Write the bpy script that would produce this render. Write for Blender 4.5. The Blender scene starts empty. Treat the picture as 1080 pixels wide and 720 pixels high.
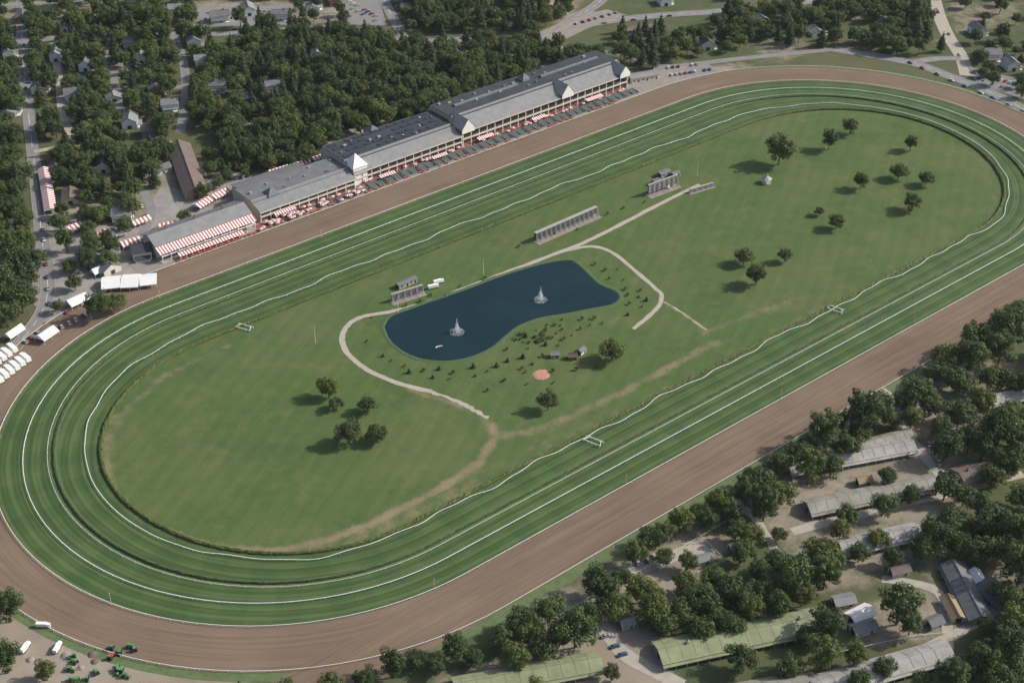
import bpy, math, random
import numpy as np
from mathutils import Vector, Matrix
random.seed(7); np.random.seed(7)
R=random.random
def U(a,b): return a+(b-a)*random.random()
# ---------------------------------------------------------------- survey constants (aerial photogrammetry -> metres on the ground)
H=455.0; F0=1500.0; TH=math.atan(1031/1500.0); CT,ST=math.cos(TH),math.sin(TH)
def g(x,y,h=0.0):
    u=x-540.0; v=y-360.0
    D=v*CT+F0*ST; Fw=F0*CT-v*ST
    k=(H-h)/D
    return (u*k,Fw*k)
def ppm(y): return ((y-360.0)*CT+F0*ST)/H
dv=Vector((2257.0,1820.0)).normalized(); dx,dy=dv.x,dv.y
ANG=math.atan2(dy,dx)
T0=533.0; C1=282.0; C2=719.0
def T(s,o): 
    t=T0+o
    return (s*dx-t*dy, s*dy+t*dx)
def invT(x,y): return (x*dx+y*dy, -x*dy+y*dx-T0)
scene=bpy.context.scene
COL=scene.collection
# ---------------------------------------------------------------- materials
MATS={}
def newmat(name):
    m=bpy.data.materials.new(name); m.use_nodes=True
    return m,m.node_tree,m.node_tree.nodes['Principled BSDF']
def mat(name,col,rough=.8,noise=.15,scale=.3,col2=None,metal=0.0):
    if name in MATS: return MATS[name]
    m,nt,b=newmat(name)
    N=nt.nodes; L=nt.links
    geo=N.new('ShaderNodeNewGeometry')
    n=N.new('ShaderNodeTexNoise'); n.inputs['Scale'].default_value=scale; n.inputs['Detail'].default_value=6; n.inputs['Roughness'].default_value=.65
    L.new(geo.outputs['Position'],n.inputs['Vector'])
    r=N.new('ShaderNodeValToRGB'); r.color_ramp.elements[0].position=.3; r.color_ramp.elements[1].position=.7
    c2=col2 or tuple(min(1,c*(1+noise)) for c in col)
    c1=tuple(c*(1-noise) for c in col) if not col2 else col
    r.color_ramp.elements[0].color=(*c1,1); r.color_ramp.elements[1].color=(*c2,1)
    L.new(n.outputs['Fac'],r.inputs['Fac']); L.new(r.outputs['Color'],b.inputs['Base Color'])
    b.inputs['Roughness'].default_value=rough; b.inputs['Metallic'].default_value=metal
    MATS[name]=m; return m
class NB:
    def __init__(s,nt): s.nt=nt
    def n(s,t,**k):
        x=s.nt.nodes.new(t)
        for a,b in k.items():
            if a in x.inputs: x.inputs[a].default_value=b
            else: setattr(x,a,b)
        return x
    def l(s,a,b): s.nt.links.new(a,b)
    def noise(s,vec,scale,detail=5,rough=.6):
        x=s.n('ShaderNodeTexNoise'); x.inputs['Scale'].default_value=scale; x.inputs['Detail'].default_value=detail; x.inputs['Roughness'].default_value=rough
        s.l(vec,x.inputs['Vector']); return x.outputs['Fac']
    def ramp(s,fac,stops):
        x=s.n('ShaderNodeValToRGB'); e=x.color_ramp.elements
        e[0].position=stops[0][0]; e[0].color=(*stops[0][1],1); e[1].position=stops[-1][0]; e[1].color=(*stops[-1][1],1)
        for p,c in stops[1:-1]:
            q=e.new(p); q.color=(*c,1)
        s.l(fac,x.inputs['Fac']); return x.outputs['Color']
    def mix(s,fac,a,b,mode='MIX'):
        x=s.n('ShaderNodeMix'); x.data_type='RGBA'; x.blend_type=mode
        for v,i in ((fac,0),(a,6),(b,7)):
            if isinstance(v,(int,float)): x.inputs[i].default_value=v
            elif isinstance(v,tuple): x.inputs[i].default_value=(*v,1)
            else: s.l(v,x.inputs[i])
        return x.outputs[2]
    def math(s,op,a,b=0.0,clamp=False):
        x=s.n('ShaderNodeMath'); x.operation=op; x.use_clamp=clamp
        for v,i in ((a,0),(b,1)):
            if isinstance(v,(int,float)): x.inputs[i].default_value=v
            else: s.l(v,x.inputs[i])
        return x.outputs[0]
    def mapr(s,v,a,b,c=0.,d=1.):
        x=s.n('ShaderNodeMapRange'); x.interpolation_type='SMOOTHSTEP'
        s.l(v,x.inputs[0])
        for i,q in zip((1,2,3,4),(a,b,c,d)): x.inputs[i].default_value=q
        return x.outputs[0]
def ground_mat(name,gA,gB,tan1,tan2,pave=(.2,.19,.18),mow=False):
    m,nt,b=newmat(name); q=NB(nt)
    P=q.n('ShaderNodeNewGeometry').outputs['Position']
    n1=q.noise(P,.012,6,.7); n2=q.noise(P,.12,6,.7); n3=q.noise(P,1.2,3,.6); n4=q.noise(P,.035,5,.65)
    grass=q.ramp(n2,[(.3,gA),(.7,gB)])
    grass=q.mix(q.mapr(n1,.42,.66,0,.75),grass,(gB[0]*1.35,gB[1]*1.02,gB[2]*1.25))
    grass=q.mix(q.mapr(q.noise(P,.045,7,.75),.49,.65,0,.5),grass,(gB[0]*1.7,gB[1]*1.12,gB[2]*1.45))
    if mow:
        mp=q.n('ShaderNodeMapping'); mp.inputs['Rotation'].default_value=(0,0,-ANG-.55); q.l(P,mp.inputs['Vector'])
        sx=q.n('ShaderNodeSeparateXYZ'); q.l(mp.outputs[0],sx.inputs[0])
        sn=q.math('SINE',q.math('ADD',q.math('MULTIPLY',sx.outputs['Y'],2*math.pi/9.0),q.math('MULTIPLY',n1,5)))
        grass=q.mix(q.mapr(sn,-.4,.4,0,.12),grass,(gA[0]*.5,gA[1]*.6,gA[2]*.5))
        cb=q.n('ShaderNodeCombineXYZ'); q.l(q.math('MULTIPLY',sx.outputs['X'],.02),cb.inputs[0]); q.l(q.math('MULTIPLY',sx.outputs['Y'],.35),cb.inputs[1])
        grass=q.mix(q.mapr(q.noise(cb.outputs[0],1,4,.6),.5,.72,0,.4),grass,(gB[0]*1.6,gB[1]*1.1,gB[2]*1.35))
        grass=q.mix(q.mapr(q.noise(P,.02,6,.8),.5,.68,0,.5),grass,(gA[0]*.62,gA[1]*.76,gA[2]*.6))
    grass=q.mix(q.math('MULTIPLY',n3,.35),grass,(gA[0]*.5,gA[1]*.5,gA[2]*.5))
    tan=q.ramp(n4,[(.3,tan1),(.7,tan2)])
    tan=q.mix(q.math('MULTIPLY',n3,.35),tan,(tan1[0]*.6,tan1[1]*.6,tan1[2]*.6))
    a=q.n('ShaderNodeAttribute'); a.attribute_name='wear'
    w=q.math('ADD',a.outputs['Fac'],q.math('MULTIPLY',q.math('SUBTRACT',q.noise(P,.09,7,.75),.5),1.1))
    w=q.mapr(w,.3,.75)
    w=q.math('MULTIPLY',w,q.mapr(a.outputs['Fac'],.03,.3),True)
    c=q.mix(w,grass,tan)
    a2=q.n('ShaderNodeAttribute'); a2.attribute_name='pave'
    pc=q.mix(q.mapr(n2,.3,.7),tuple(x*.85 for x in pave),tuple(x*1.15 for x in pave))
    c=q.mix(q.mapr(a2.outputs['Fac'],.4,.6),c,pc)
    q.l(c,b.inputs['Base Color']); b.inputs['Roughness'].default_value=.95
    b.inputs['Specular IOR Level'].default_value=.15
    bm=q.n('ShaderNodeBump'); bm.inputs['Strength'].default_value=.5; bm.inputs['Distance'].default_value=.3
    q.l(n3,bm.inputs['Height']); q.l(bm.outputs[0],b.inputs['Normal'])
    return m
M_ground=ground_mat('ground_soil_and_grass',(.066,.088,.038),(.1,.12,.055),(.245,.205,.16),(.35,.3,.245),(.27,.25,.228))
M_infield=ground_mat('infield_grass',(.071,.118,.037),(.09,.144,.047),(.22,.18,.105),(.28,.22,.145),mow=True)
def turf_mat():
    m,nt,b=newmat('mown_turf'); q=NB(nt)
    uv=q.n('ShaderNodeUVMap'); uv.uv_map='UVMap'
    sx=q.n('ShaderNodeSeparateXYZ'); q.l(uv.outputs[0],sx.inputs[0])
    P=q.n('ShaderNodeNewGeometry').outputs['Position']
    wob=q.math('MULTIPLY',q.noise(P,.02,3),2.0)
    v=q.math('ADD',sx.outputs['Y'],wob)
    s1=q.math('SINE',q.math('MULTIPLY',v,2*math.pi/6.5))
    s1=q.mapr(s1,-.6,.6)
    s2=q.math('SINE',q.math('MULTIPLY',v,2*math.pi/2.9))
    s2=q.mapr(s2,-.6,.6,0,.32)
    st=q.math('ADD',q.math('MULTIPLY',s1,.5),s2)
    cr=q.mapr(q.math('SINE',q.math('MULTIPLY',sx.outputs['X'],2*math.pi/22)),-.3,.3,0,.18)
    n1=q.noise(P,.03,6,.7); n2=q.noise(P,.25,5,.7); n3=q.noise(P,1.3,3)
    st=q.math('ADD',st,cr); st=q.math('ADD',st,q.math('MULTIPLY',q.math('SUBTRACT',n1,.5),1.4))
    c=q.ramp(st,[(0.,(.038,.074,.024)),(.5,(.056,.101,.033)),(1.,(.093,.142,.052))])
    mp=q.n('ShaderNodeCombineXYZ'); q.l(q.math('MULTIPLY',sx.outputs['X'],.02),mp.inputs[0]); q.l(q.math('MULTIPLY',sx.outputs['Y'],.7),mp.inputs[1])
    stx=q.noise(mp.outputs[0],1.0,4,.6)
    c=q.mix(q.mapr(stx,.54,.71,0,.5),c,(.14,.152,.072))
    c=q.mix(q.math('MULTIPLY',n2,.35),c,(.037,.066,.022))
    c=q.mix(q.mapr(n3,.55,.75,0,.3),c,(.125,.15,.065))
    q.l(c,b.inputs['Base Color']); b.inputs['Roughness'].default_value=.9; b.inputs['Specular IOR Level'].default_value=.2
    return m
M_turf=turf_mat()
def dirt_mat():
    m,nt,b=newmat('harrowed_dirt'); q=NB(nt)
    uv=q.n('ShaderNodeUVMap'); uv.uv_map='UVMap'
    sx=q.n('ShaderNodeSeparateXYZ'); q.l(uv.outputs[0],sx.inputs[0])
    P=q.n('ShaderNodeNewGeometry').outputs['Position']
    mp=q.n('ShaderNodeCombineXYZ'); q.l(q.math('MULTIPLY',sx.outputs['X'],.012),mp.inputs[0]); q.l(q.math('MULTIPLY',sx.outputs['Y'],.55),mp.inputs[1])
    st=q.noise(mp.outputs[0],1.0,6,.7); n1=q.noise(P,.03,5,.6); n2=q.noise(P,.8,4)
    f=q.math('ADD',q.math('MULTIPLY',st,.7),q.math('MULTIPLY',n1,.3))
    c=q.ramp(f,[(.34,(.135,.097,.069)),(.5,(.185,.135,.098)),(.66,(.24,.18,.132))])
    c=q.mix(q.math('MULTIPLY',n2,.25),c,(.105,.075,.054))
    q.l(c,b.inputs['Base Color']); b.inputs['Roughness'].default_value=.95; b.inputs['Specular IOR Level'].default_value=.1
    return m
M_dirt=dirt_mat()
def leaf_mat(name,dark,light,red=0):
    m,nt,b=newmat(name); q=NB(nt)
    a=q.n('ShaderNodeAttribute'); a.attribute_name='tint'
    oi=q.n('ShaderNodeObjectInfo')
    f=q.math('ADD',q.math('MULTIPLY',a.outputs['Fac'],.5),q.math('MULTIPLY',oi.outputs['Random'],.5))
    c=q.ramp(f,[(0,dark),(.6,tuple((x+y)/2 for x,y in zip(dark,light))),(1,light)])
    hu=q.math('FRACT',q.math('MULTIPLY',oi.outputs['Random'],7.31))
    c=q.mix(q.mapr(hu,.7,1,0,.7),c,(light[0]*1.3,light[1]*1.1,light[2]*.8))
    q.l(c,b.inputs['Base Color']); b.inputs['Roughness'].default_value=.6; b.inputs['Specular IOR Level'].default_value=.3
    tr=q.n('ShaderNodeBsdfTranslucent'); q.l(c,tr.inputs[0])
    ms=q.n('ShaderNodeMixShader'); ms.inputs[0].default_value=.33
    q.l(b.outputs[0],ms.inputs[1]); q.l(tr.outputs[0],ms.inputs[2])
    q.l(ms.outputs[0],nt.nodes['Material Output'].inputs[0])
    return m
M_leaf=leaf_mat('broadleaf_foliage',(.045,.078,.026),(.12,.162,.053))
M_pine=leaf_mat('pine_foliage',(.037,.064,.031),(.082,.114,.052))
M_hedge=leaf_mat('hedge_foliage',(.045,.08,.025),(.09,.13,.045))
M_bark=mat('bark',(.12,.09,.065),.9,.3,2)
M_road=mat('asphalt_road',(.2,.195,.19),.9,.12,.15)
M_path=mat('gravel_path',(.36,.325,.27),.95,.12,.3)
M_apron=mat('apron_concrete',(.24,.21,.185),.9,.18,.2)
M_white=mat('white_paint',(.76,.76,.74),.5,.04,1)
M_canvas=mat('white_canvas',(.72,.72,.71),.7,.05,.3)
M_red=mat('red_canvas',(.42,.09,.08),.7,.12,.5)
M_redp=mat('red_paint',(.4,.1,.075),.6,.2,1)
M_slate=mat('grey_shingle_roof',(.2,.202,.205),.8,.16,.22)
M_slate2=mat('slate_roof_weathered',(.135,.138,.146),.8,.2,.2)
M_flat=mat('dark_membrane_roof',(.034,.04,.05),.85,.3,.12)
M_panel=mat('roof_panel_dark',(.028,.033,.045),.4,.25,.3)
M_beige=mat('beige_wall',(.4,.36,.29),.8,.1,.4)
M_cream=mat('cream_wall',(.55,.52,.45),.8,.08,.4)
M_dark=mat('painted_shade_and_dark_screen',(.04,.04,.042),.8,.2,.5)  # near-black paints shade into doorways and stand interior; also colours screen faces
M_dgreen=mat('dark_green_paint',(.045,.075,.06),.6,.2,.8)
M_glass=mat('window_glass',(.03,.04,.05),.12,.1,1)
M_seat=mat('bench_green',(.1,.13,.12),.7,.25,1.5)
M_conc=mat('concrete',(.32,.31,.29),.85,.12,.4)
M_barnroof=mat('barn_roof_beige',(.245,.235,.2),.8,.28,.15)
M_barnroof2=mat('barn_roof_pale',(.31,.3,.278),.8,.28,.15)
M_barngreen=mat('barn_roof_green',(.22,.245,.135),.8,.22,.15)
M_brownroof=mat('brown_roof',(.14,.105,.09),.85,.2,.25)
M_barnwall=mat('barn_wall',(.25,.24,.21),.85,.12,.4)
M_tan=mat('tan_wood',(.28,.2,.12),.8,.2,1)
M_brick=mat('brick',(.25,.12,.085),.85,.15,.8)
M_metal=mat('galvanised_steel',(.36,.37,.38),.45,.08,1,metal=.3)
M_black=mat('rubber',(.02,.02,.02),.8,.1,1)
M_flower=mat('red_flowers',(.36,.16,.1),.9,.25,1.2,col2=(.46,.27,.19))
M_hedgegreen=mat('clipped_green',(.06,.1,.037),.9,.25,.8)
M_ltgreen=mat('verge_grass',(.095,.135,.053),.9,.25,.25)
def spray_mat():
    m,nt,b=newmat('fountain_spray'); q=NB(nt)
    P=q.n('ShaderNodeNewGeometry').outputs['Position']; c=q.ramp(q.noise(P,2,2),[(.3,(.88,.9,.92)),(.7,(.96,.97,.98))])
    d=q.n('ShaderNodeBsdfDiffuse'); t=q.n('ShaderNodeBsdfTranslucent'); q.l(c,d.inputs[0]); q.l(c,t.inputs[0])
    ms=q.n('ShaderNodeMixShader'); ms.inputs[0].default_value=.5; q.l(d.outputs[0],ms.inputs[1]); q.l(t.outputs[0],ms.inputs[2])
    q.l(ms.outputs[0],nt.nodes['Material Output'].inputs[0]); return m
M_spray=spray_mat()
def water_mat():
    m,nt,b=newmat('pond_water'); q=NB(nt)
    P=q.n('ShaderNodeNewGeometry').outputs['Position']
    n=q.noise(P,.025,6,.7); c=q.ramp(n,[(.3,(.004,.018,.024)),(.7,(.008,.029,.034))])
    q.l(c,b.inputs['Base Color']); b.inputs['Roughness'].default_value=.14; b.inputs['IOR'].default_value=1.33
    bm=q.n('ShaderNodeBump'); bm.inputs['Strength'].default_value=.4; bm.inputs['Distance'].default_value=.15
    q.l(q.noise(P,.5,5),bm.inputs['Height']); q.l(bm.outputs[0],b.inputs['Normal'])
    return m
M_water=water_mat()
# ---------------------------------------------------------------- mesh helpers
def mkmesh(name,verts,faces,mats,idx=None,uvs=None,smooth=False):
    me=bpy.data.meshes.new(name); me.from_pydata(verts,[],faces)
    for m in mats: me.materials.append(m)
    if idx is not None: me.polygons.foreach_set('material_index',idx)
    if uvs is not None:
        l=me.uv_layers.new(name='UVMap')
        arr=np.array([uvs[v] for f in faces for v in f],dtype=np.float32).ravel(); l.data.foreach_set('uv',arr)
    if smooth: me.polygons.foreach_set('use_smooth',[True]*len(me.polygons))
    me.update(); return me
def addobj(name,me,loc=(0,0,0),rz=0,sc=(1,1,1),parent=None):
    o=bpy.data.objects.new(name,me); o.location=loc; o.rotation_euler=(0,0,rz); o.scale=sc
    if parent: o.parent=parent
    COL.objects.link(o); return o
class Parts:
    """collects faces per named part; used to build one object (single mesh) or an Empty with children"""
    def __init__(s): s.p={}
    def add(s,part,m,vs,fs):
        d=s.p.setdefault(part,dict(v=[],f=[],m=[],mi=[]))
        if m not in d['m']: d['m'].append(m)
        k=d['m'].index(m); o=len(d['v']); d['v']+=list(vs)
        for f in fs: d['f'].append(tuple(i+o for i in f)); d['mi'].append(k)
    def box(s,part,m,x0,x1,y0,y1,z0,z1,taper=0):
        t=taper
        v=[(x0,y0,z0),(x1,y0,z0),(x1,y1,z0),(x0,y1,z0),(x0+t,y0+t,z1),(x1-t,y0+t,z1),(x1-t,y1-t,z1),(x0+t,y1-t,z1)]
        s.add(part,m,v,[(3,2,1,0),(4,5,6,7),(0,1,5,4),(1,2,6,5),(2,3,7,6),(3,0,4,7)])
    def prismx(s,part,m,x0,x1,prof):
        n=len(prof); v=[(x0,y,z) for y,z in prof]+[(x1,y,z) for y,z in prof]
        f=[tuple(range(n))[::-1],tuple(range(n,2*n))]+[(i,(i+1)%n,n+(i+1)%n,n+i) for i in range(n)]
        s.add(part,m,v,f)
    def prismy(s,part,m,y0,y1,prof):
        n=len(prof); v=[(x,y0,z) for x,z in prof]+[(x,y1,z) for x,z in prof]
        f=[tuple(range(n)),tuple(range(n,2*n))[::-1]]+[(i,n+i,n+(i+1)%n,(i+1)%n) for i in range(n)]
        s.add(part,m,v,f)
    def cyl(s,part,m,x,y,z0,z1,r0,r1=None,n=8):
        r1=r0 if r1 is None else r1
        v=[(x+r0*math.cos(2*math.pi*i/n),y+r0*math.sin(2*math.pi*i/n),z0) for i in range(n)]+[(x+r1*math.cos(2*math.pi*i/n),y+r1*math.sin(2*math.pi*i/n),z1) for i in range(n)]
        s.add(part,m,v,[(i,(i+1)%n,n+(i+1)%n,n+i) for i in range(n)]+[tuple(range(n,2*n)),tuple(range(n))[::-1]])
    def hcyl(s,part,m,x,y,z,r,w,n=10):
        v=[(x+r*math.cos(2*math.pi*i/n),y-w/2,z+r*math.sin(2*math.pi*i/n)) for i in range(n)]+[(x+r*math.cos(2*math.pi*i/n),y+w/2,z+r*math.sin(2*math.pi*i/n)) for i in range(n)]
        s.add(part,m,v,[(i,n+i,n+(i+1)%n,(i+1)%n) for i in range(n)]+[tuple(range(n)),tuple(range(n,2*n))[::-1]])
    def slab(s,part,m,a,b,c,d,t=.25):
        """thick sloping slab: a,b,c,d top corners"""
        v=[a,b,c,d]+[(p[0],p[1],p[2]-t) for p in (a,b,c,d)]
        s.add(part,m,v,[(0,1,2,3),(7,6,5,4),(0,4,5,1),(1,5,6,2),(2,6,7,3),(3,7,4,0)])
    def meshes(s):
        return {k:mkmesh(k,d['v'],d['f'],d['m'],d['mi']) for k,d in s.p.items()}
    def single(s,name):
        v=[];f=[];ms=[];mi=[]
        for k,d in s.p.items():
            o=len(v); v+=d['v']; mp=[]
            for m in d['m']:
                if m not in ms: ms.append(m)
                mp.append(ms.index(m))
            f+=[tuple(i+o for i in q) for q in d['f']]; mi+=[mp[i] for i in d['mi']]
        return mkmesh(name,v,f,ms,mi)
def place(name,meshes,loc,rz=0,sc=(1,1,1)):
    e=bpy.data.objects.new(name,None); e.location=(loc[0],loc[1],loc[2] if len(loc)>2 else 0); e.rotation_euler=(0,0,rz); e.scale=sc
    e.empty_display_size=1; COL.objects.link(e)
    for k,me in meshes.items(): addobj(k,me,parent=e)
    return e
# ---------------------------------------------------------------- rings
def ring(fr,lf,rt,bk,nst=70,nend=56):
    P=[]
    for i in range(nst): P.append(T(C1+(C2-C1)*i/nst, fr))
    for i in range(nend):
        th=math.pi/2-math.pi*i/nend; e=fr if th>0 else bk
        r=rt+(e-rt)*math.sin(th)**2; P.append(T(C2+r*math.cos(th), r*math.sin(th)))
    for i in range(nst): P.append(T(C2-(C2-C1)*i/nst, -bk))
    for i in range(nend):
        th=-math.pi/2-math.pi*i/nend; e=fr if math.sin(th)>0 else bk
        r=lf+(e-lf)*math.sin(th)**2; P.append(T(C1+r*math.cos(th), r*math.sin(th)))
    return P
def ring_strip(name,A,B,z,m,closed=True):
    n=len(A); v=[];uv=[];f=[]; per=0; k=n+1 if closed else n
    for i in range(k):
        a=A[i%n]; b=B[i%n]
        if i: pa=A[(i-1)%n]; per+=math.hypot(a[0]-pa[0],a[1]-pa[1])
        w=math.hypot(a[0]-b[0],a[1]-b[1])
        v+=[(a[0],a[1],z),(b[0],b[1],z)]; uv+=[(per,0),(per,w)]
    for i in range(k-1): f.append((2*i,2*i+1,2*i+3,2*i+2))
    me=mkmesh(name,v,f,[m],None,uv)
    return addobj(name,me)
DIRT_O=(176,174,176,178); TURF_O=(149,150,149,150)
R_dirt=ring(*DIRT_O); R_turf=ring(*TURF_O); R_in=ring(92,100,107,108)
R_mid1=ring(123,123,124,127); R_mid2=ring(119.5,119.5,120.5,123)
ring_strip('dirt_track',R_turf,R_dirt,.10,M_dirt)
ring_strip('turf_course',R_mid1,R_turf,.13,M_turf)
ring_strip('grass_verge',R_mid2,R_mid1,.12,M_ltgreen)
ring_strip('turf_course',R_in,R_mid2,.14,M_turf)
ring_strip('grass_verge',R_dirt,ring(177.2,178,181,184),.06,M_ltgreen)
A=[T(290-i*10,-150.5) for i in range(40)]; B=[T(290-i*10,-178) for i in range(40)]
ring_strip('dirt_track_chute',A,B,.15,M_dirt,False)
# ---------------------------------------------------------------- rails and hedges
def rail(name,P,z=1.15,w=.34,step=6.0,m=M_white,closed=True,post=.1,h=.16):
    pts=list(P)+([P[0]] if closed else [])
    v=[];f=[]
    nrm=[]
    for i,p in enumerate(pts):
        a=pts[max(0,i-1)]; b=pts[min(len(pts)-1,i+1)]
        tx,ty=b[0]-a[0],b[1]-a[1]; l=math.hypot(tx,ty) or 1; nrm.append((-ty/l,tx/l))
    for p,n in zip(pts,nrm):
        for sx,zz in ((-1,z-h),(1,z-h),(1,z),(-1,z)): v.append((p[0]+n[0]*sx*w/2,p[1]+n[1]*sx*w/2,zz))
    for i in range(len(pts)-1):
        o=4*i
        for k in range(4): f.append((o+k,o+(k+1)%4,o+4+(k+1)%4,o+4+k))
    acc=0
    for i in range(len(pts)-1):
        a=pts[i]; b=pts[i+1]; L=math.hypot(b[0]-a[0],b[1]-a[1])
        if L<1e-6: continue
        d=(step-acc) if acc else 0
        while d<L:
            x=a[0]+(b[0]-a[0])*d/L; y=a[1]+(b[1]-a[1])*d/L; o=len(v)
            for zz in (0,z-h):
                for qx,qy in ((-1,-1),(1,-1),(1,1),(-1,1)): v.append((x+qx*post,y+qy*post,zz))
            for k in range(4): f.append((o+k,o+(k+1)%4,o+4+(k+1)%4,o+4+k))
            d+=step
        acc=(L-(d-step))%step or step*.999
    return addobj(name,mkmesh(name,v,f,[m]))
rail('track_rail',ring(149.5,150.5,149.5,150.5),w=.22)
rail('turf_rail',ring(135,136,136,137),w=.3)
rail('track_rail',ring(176,174,176,178),w=.2)
rail('turf_rail',ring(124,124,125,128),w=.13,step=8)
P=[]; RW=ring(104,106,111,110,200,120)
for i,p in enumerate(RW):
    s,o=invT(*p); t=i/len(RW)*math.pi*2; a=.9*math.sin(t*17)+.8*math.sin(t*31+1)+.5*math.sin(t*67); P.append(T(s,o+a*max(-1,min(1,o/60))))
rail('turf_rail',P,w=.27,step=5)
def hedge(name,P,w=1.6,h=1.3):
    v=[];f=[];tint=[]
    n=len(P); pts=[]
    for i in range(n):
        a=P[i];b=P[(i+1)%n]; L=math.hypot(b[0]-a[0],b[1]-a[1]); k=max(1,int(L/1.1))
        for j in range(k): pts.append((a[0]+(b[0]-a[0])*j/k,a[1]+(b[1]-a[1])*j/k))
    m=len(pts)
    for i in range(m):
        a=pts[i-1];b=pts[(i+1)%m]; tx,ty=b[0]-a[0],b[1]-a[1]; l=math.hypot(tx,ty); nx,ny=-ty/l,tx/l
        for sx,zz in ((-1,0),(-.9,.8),(-.35,1.05),(.35,1.05),(.9,.8),(1,0)):
            q=sx*w/2*U(.75,1.25); v.append((pts[i][0]+nx*q,pts[i][1]+ny*q,h*zz*U(.75,1.2)))
            tint.append(R())
    for i in range(m):
        o=6*i; o2=6*((i+1)%m)
        for k in range(5): f.append((o+k,o+k+1,o2+k+1,o2+k))
    me=mkmesh(name,v,f,[M_hedge]); at=me.attributes.new('tint','FLOAT','POINT'); at.data.foreach_set('value',tint)
    return addobj(name,me)
hedge('boxwood_hedge',ring(91.5,99,106.5,107),1.9,1.3)
hedge('boxwood_hedge',ring(121,121,122,125),1.3,1.1)
# ---------------------------------------------------------------- soft masks
def seg_dist(PX,PY,pl):
    best=np.full(PX.shape,1e9)
    for (ax,ay),(bx,by) in zip(pl[:-1],pl[1:]):
        vx,vy=bx-ax,by-ay; L=vx*vx+vy*vy+1e-9
        t=np.clip(((PX-ax)*vx+(PY-ay)*vy)/L,0,1)
        best=np.minimum(best,np.hypot(PX-ax-t*vx,PY-ay-t*vy))
    return best
def inpoly(PX,PY,pl):
    ins=np.zeros(PX.shape,bool); n=len(pl)
    for i in range(n):
        ax,ay=pl[i]; bx,by=pl[(i+1)%n]
        c=((ay>PY)!=(by>PY)); 
        xx=(bx-ax)*(PY-ay)/((by-ay) if by!=ay else 1e-9)+ax
        ins^=(c&(PX<xx))
    return ins
def soft(PX,PY,pl,w):
    d=seg_dist(PX,PY,pl+[pl[0]]); i=inpoly(PX,PY,pl)
    return np.clip(.5+np.where(i,d,-d)/(2*w),0,1)
def px(*a): return [g(x,y) for x,y in a]
def gridmesh(name,X0,X1,Y0,Y1,st,z,m,fn,frame=None):
    xs=np.arange(X0,X1+st/2,st); ys=np.arange(Y0,Y1+st/2,st)
    GX,GY=np.meshgrid(xs,ys); nx=len(xs)
    if frame: WX=GX*dx-(GY+T0)*dy; WY=GX*dy+(GY+T0)*dx
    else: WX,WY=GX,GY
    wear,pave,keep=fn(WX,WY,GX,GY)
    v=np.stack([WX.ravel(),WY.ravel(),np.full(WX.size,z)],1)
    j,i=np.meshgrid(np.arange(len(ys)-1),np.arange(nx-1),indexing='ij')
    if keep is not None:
        k=keep[:-1,:-1]; j=j[k]; i=i[k]
    a=(j*nx+i).ravel(); fs=np.stack([a,a+1,a+nx+1,a+nx],1)
    me=bpy.data.meshes.new(name); me.from_pydata(v.tolist(),[],fs.tolist()); me.materials.append(m)
    for nm,arr in (('wear',wear),('pave',pave)):
        at=me.attributes.new(nm,'FLOAT','POINT'); at.data.foreach_set('value',arr.ravel().astype(np.float32))
    return addobj(name,me)
worn=[(px((520,448),(522,462),(505,488),(465,515),(400,548),(345,570),(290,581),(230,580),(170,560)),4.5,.68),
      (px((430,410),(480,425),(520,447)),4,.5),
      (px((520,462),(560,455),(600,440),(660,412),(710,385),(755,360)),5,.55),
      (px((700,318),(722,332),(748,350)),2.5,.6),
      (px((480,412),(520,405),(560,400)),2,.4),
      (px((740,352),(800,330),(850,312)),6,.45),
      (px((110,495),(120,530),(150,565),(190,578),(260,583)),6,.62),
      (px((130,560),(200,585),(290,590),(360,575),(430,545),(500,510)),8,.45),
      (px((112,460),(140,425),(175,395),(240,365)),5,.45),
      (px((120,440),(112,480),(118,520)),5,.5),
      (px((830,130),(900,120),(980,135),(1035,170),(1050,210)),5,.36),
      (px((560,470),(640,445),(740,395),(850,335),(950,290)),8,.4),
      (px((500,235),(560,215),(640,185),(700,160)),6,.3),
      (px((640,345),(690,305)),3,.3),(px((560,440),(580,455),(590,470)),3,.4)]
def infn(WX,WY,S,O):
    w=np.zeros(WX.shape)
    for pl,wd,st in worn: w=np.maximum(w,st*np.exp(-(seg_dist(WX,WY,pl)/wd)**2))
    ds=np.where(S<C1,C1-S,np.where(S>C2,S-C2,0)); r=np.hypot(ds,O)
    return w,np.zeros(WX.shape),r<116
gridmesh('infield_lawn',C1-118,C2+118,-118,118,2.0,.07,M_infield,infn,True)
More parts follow.
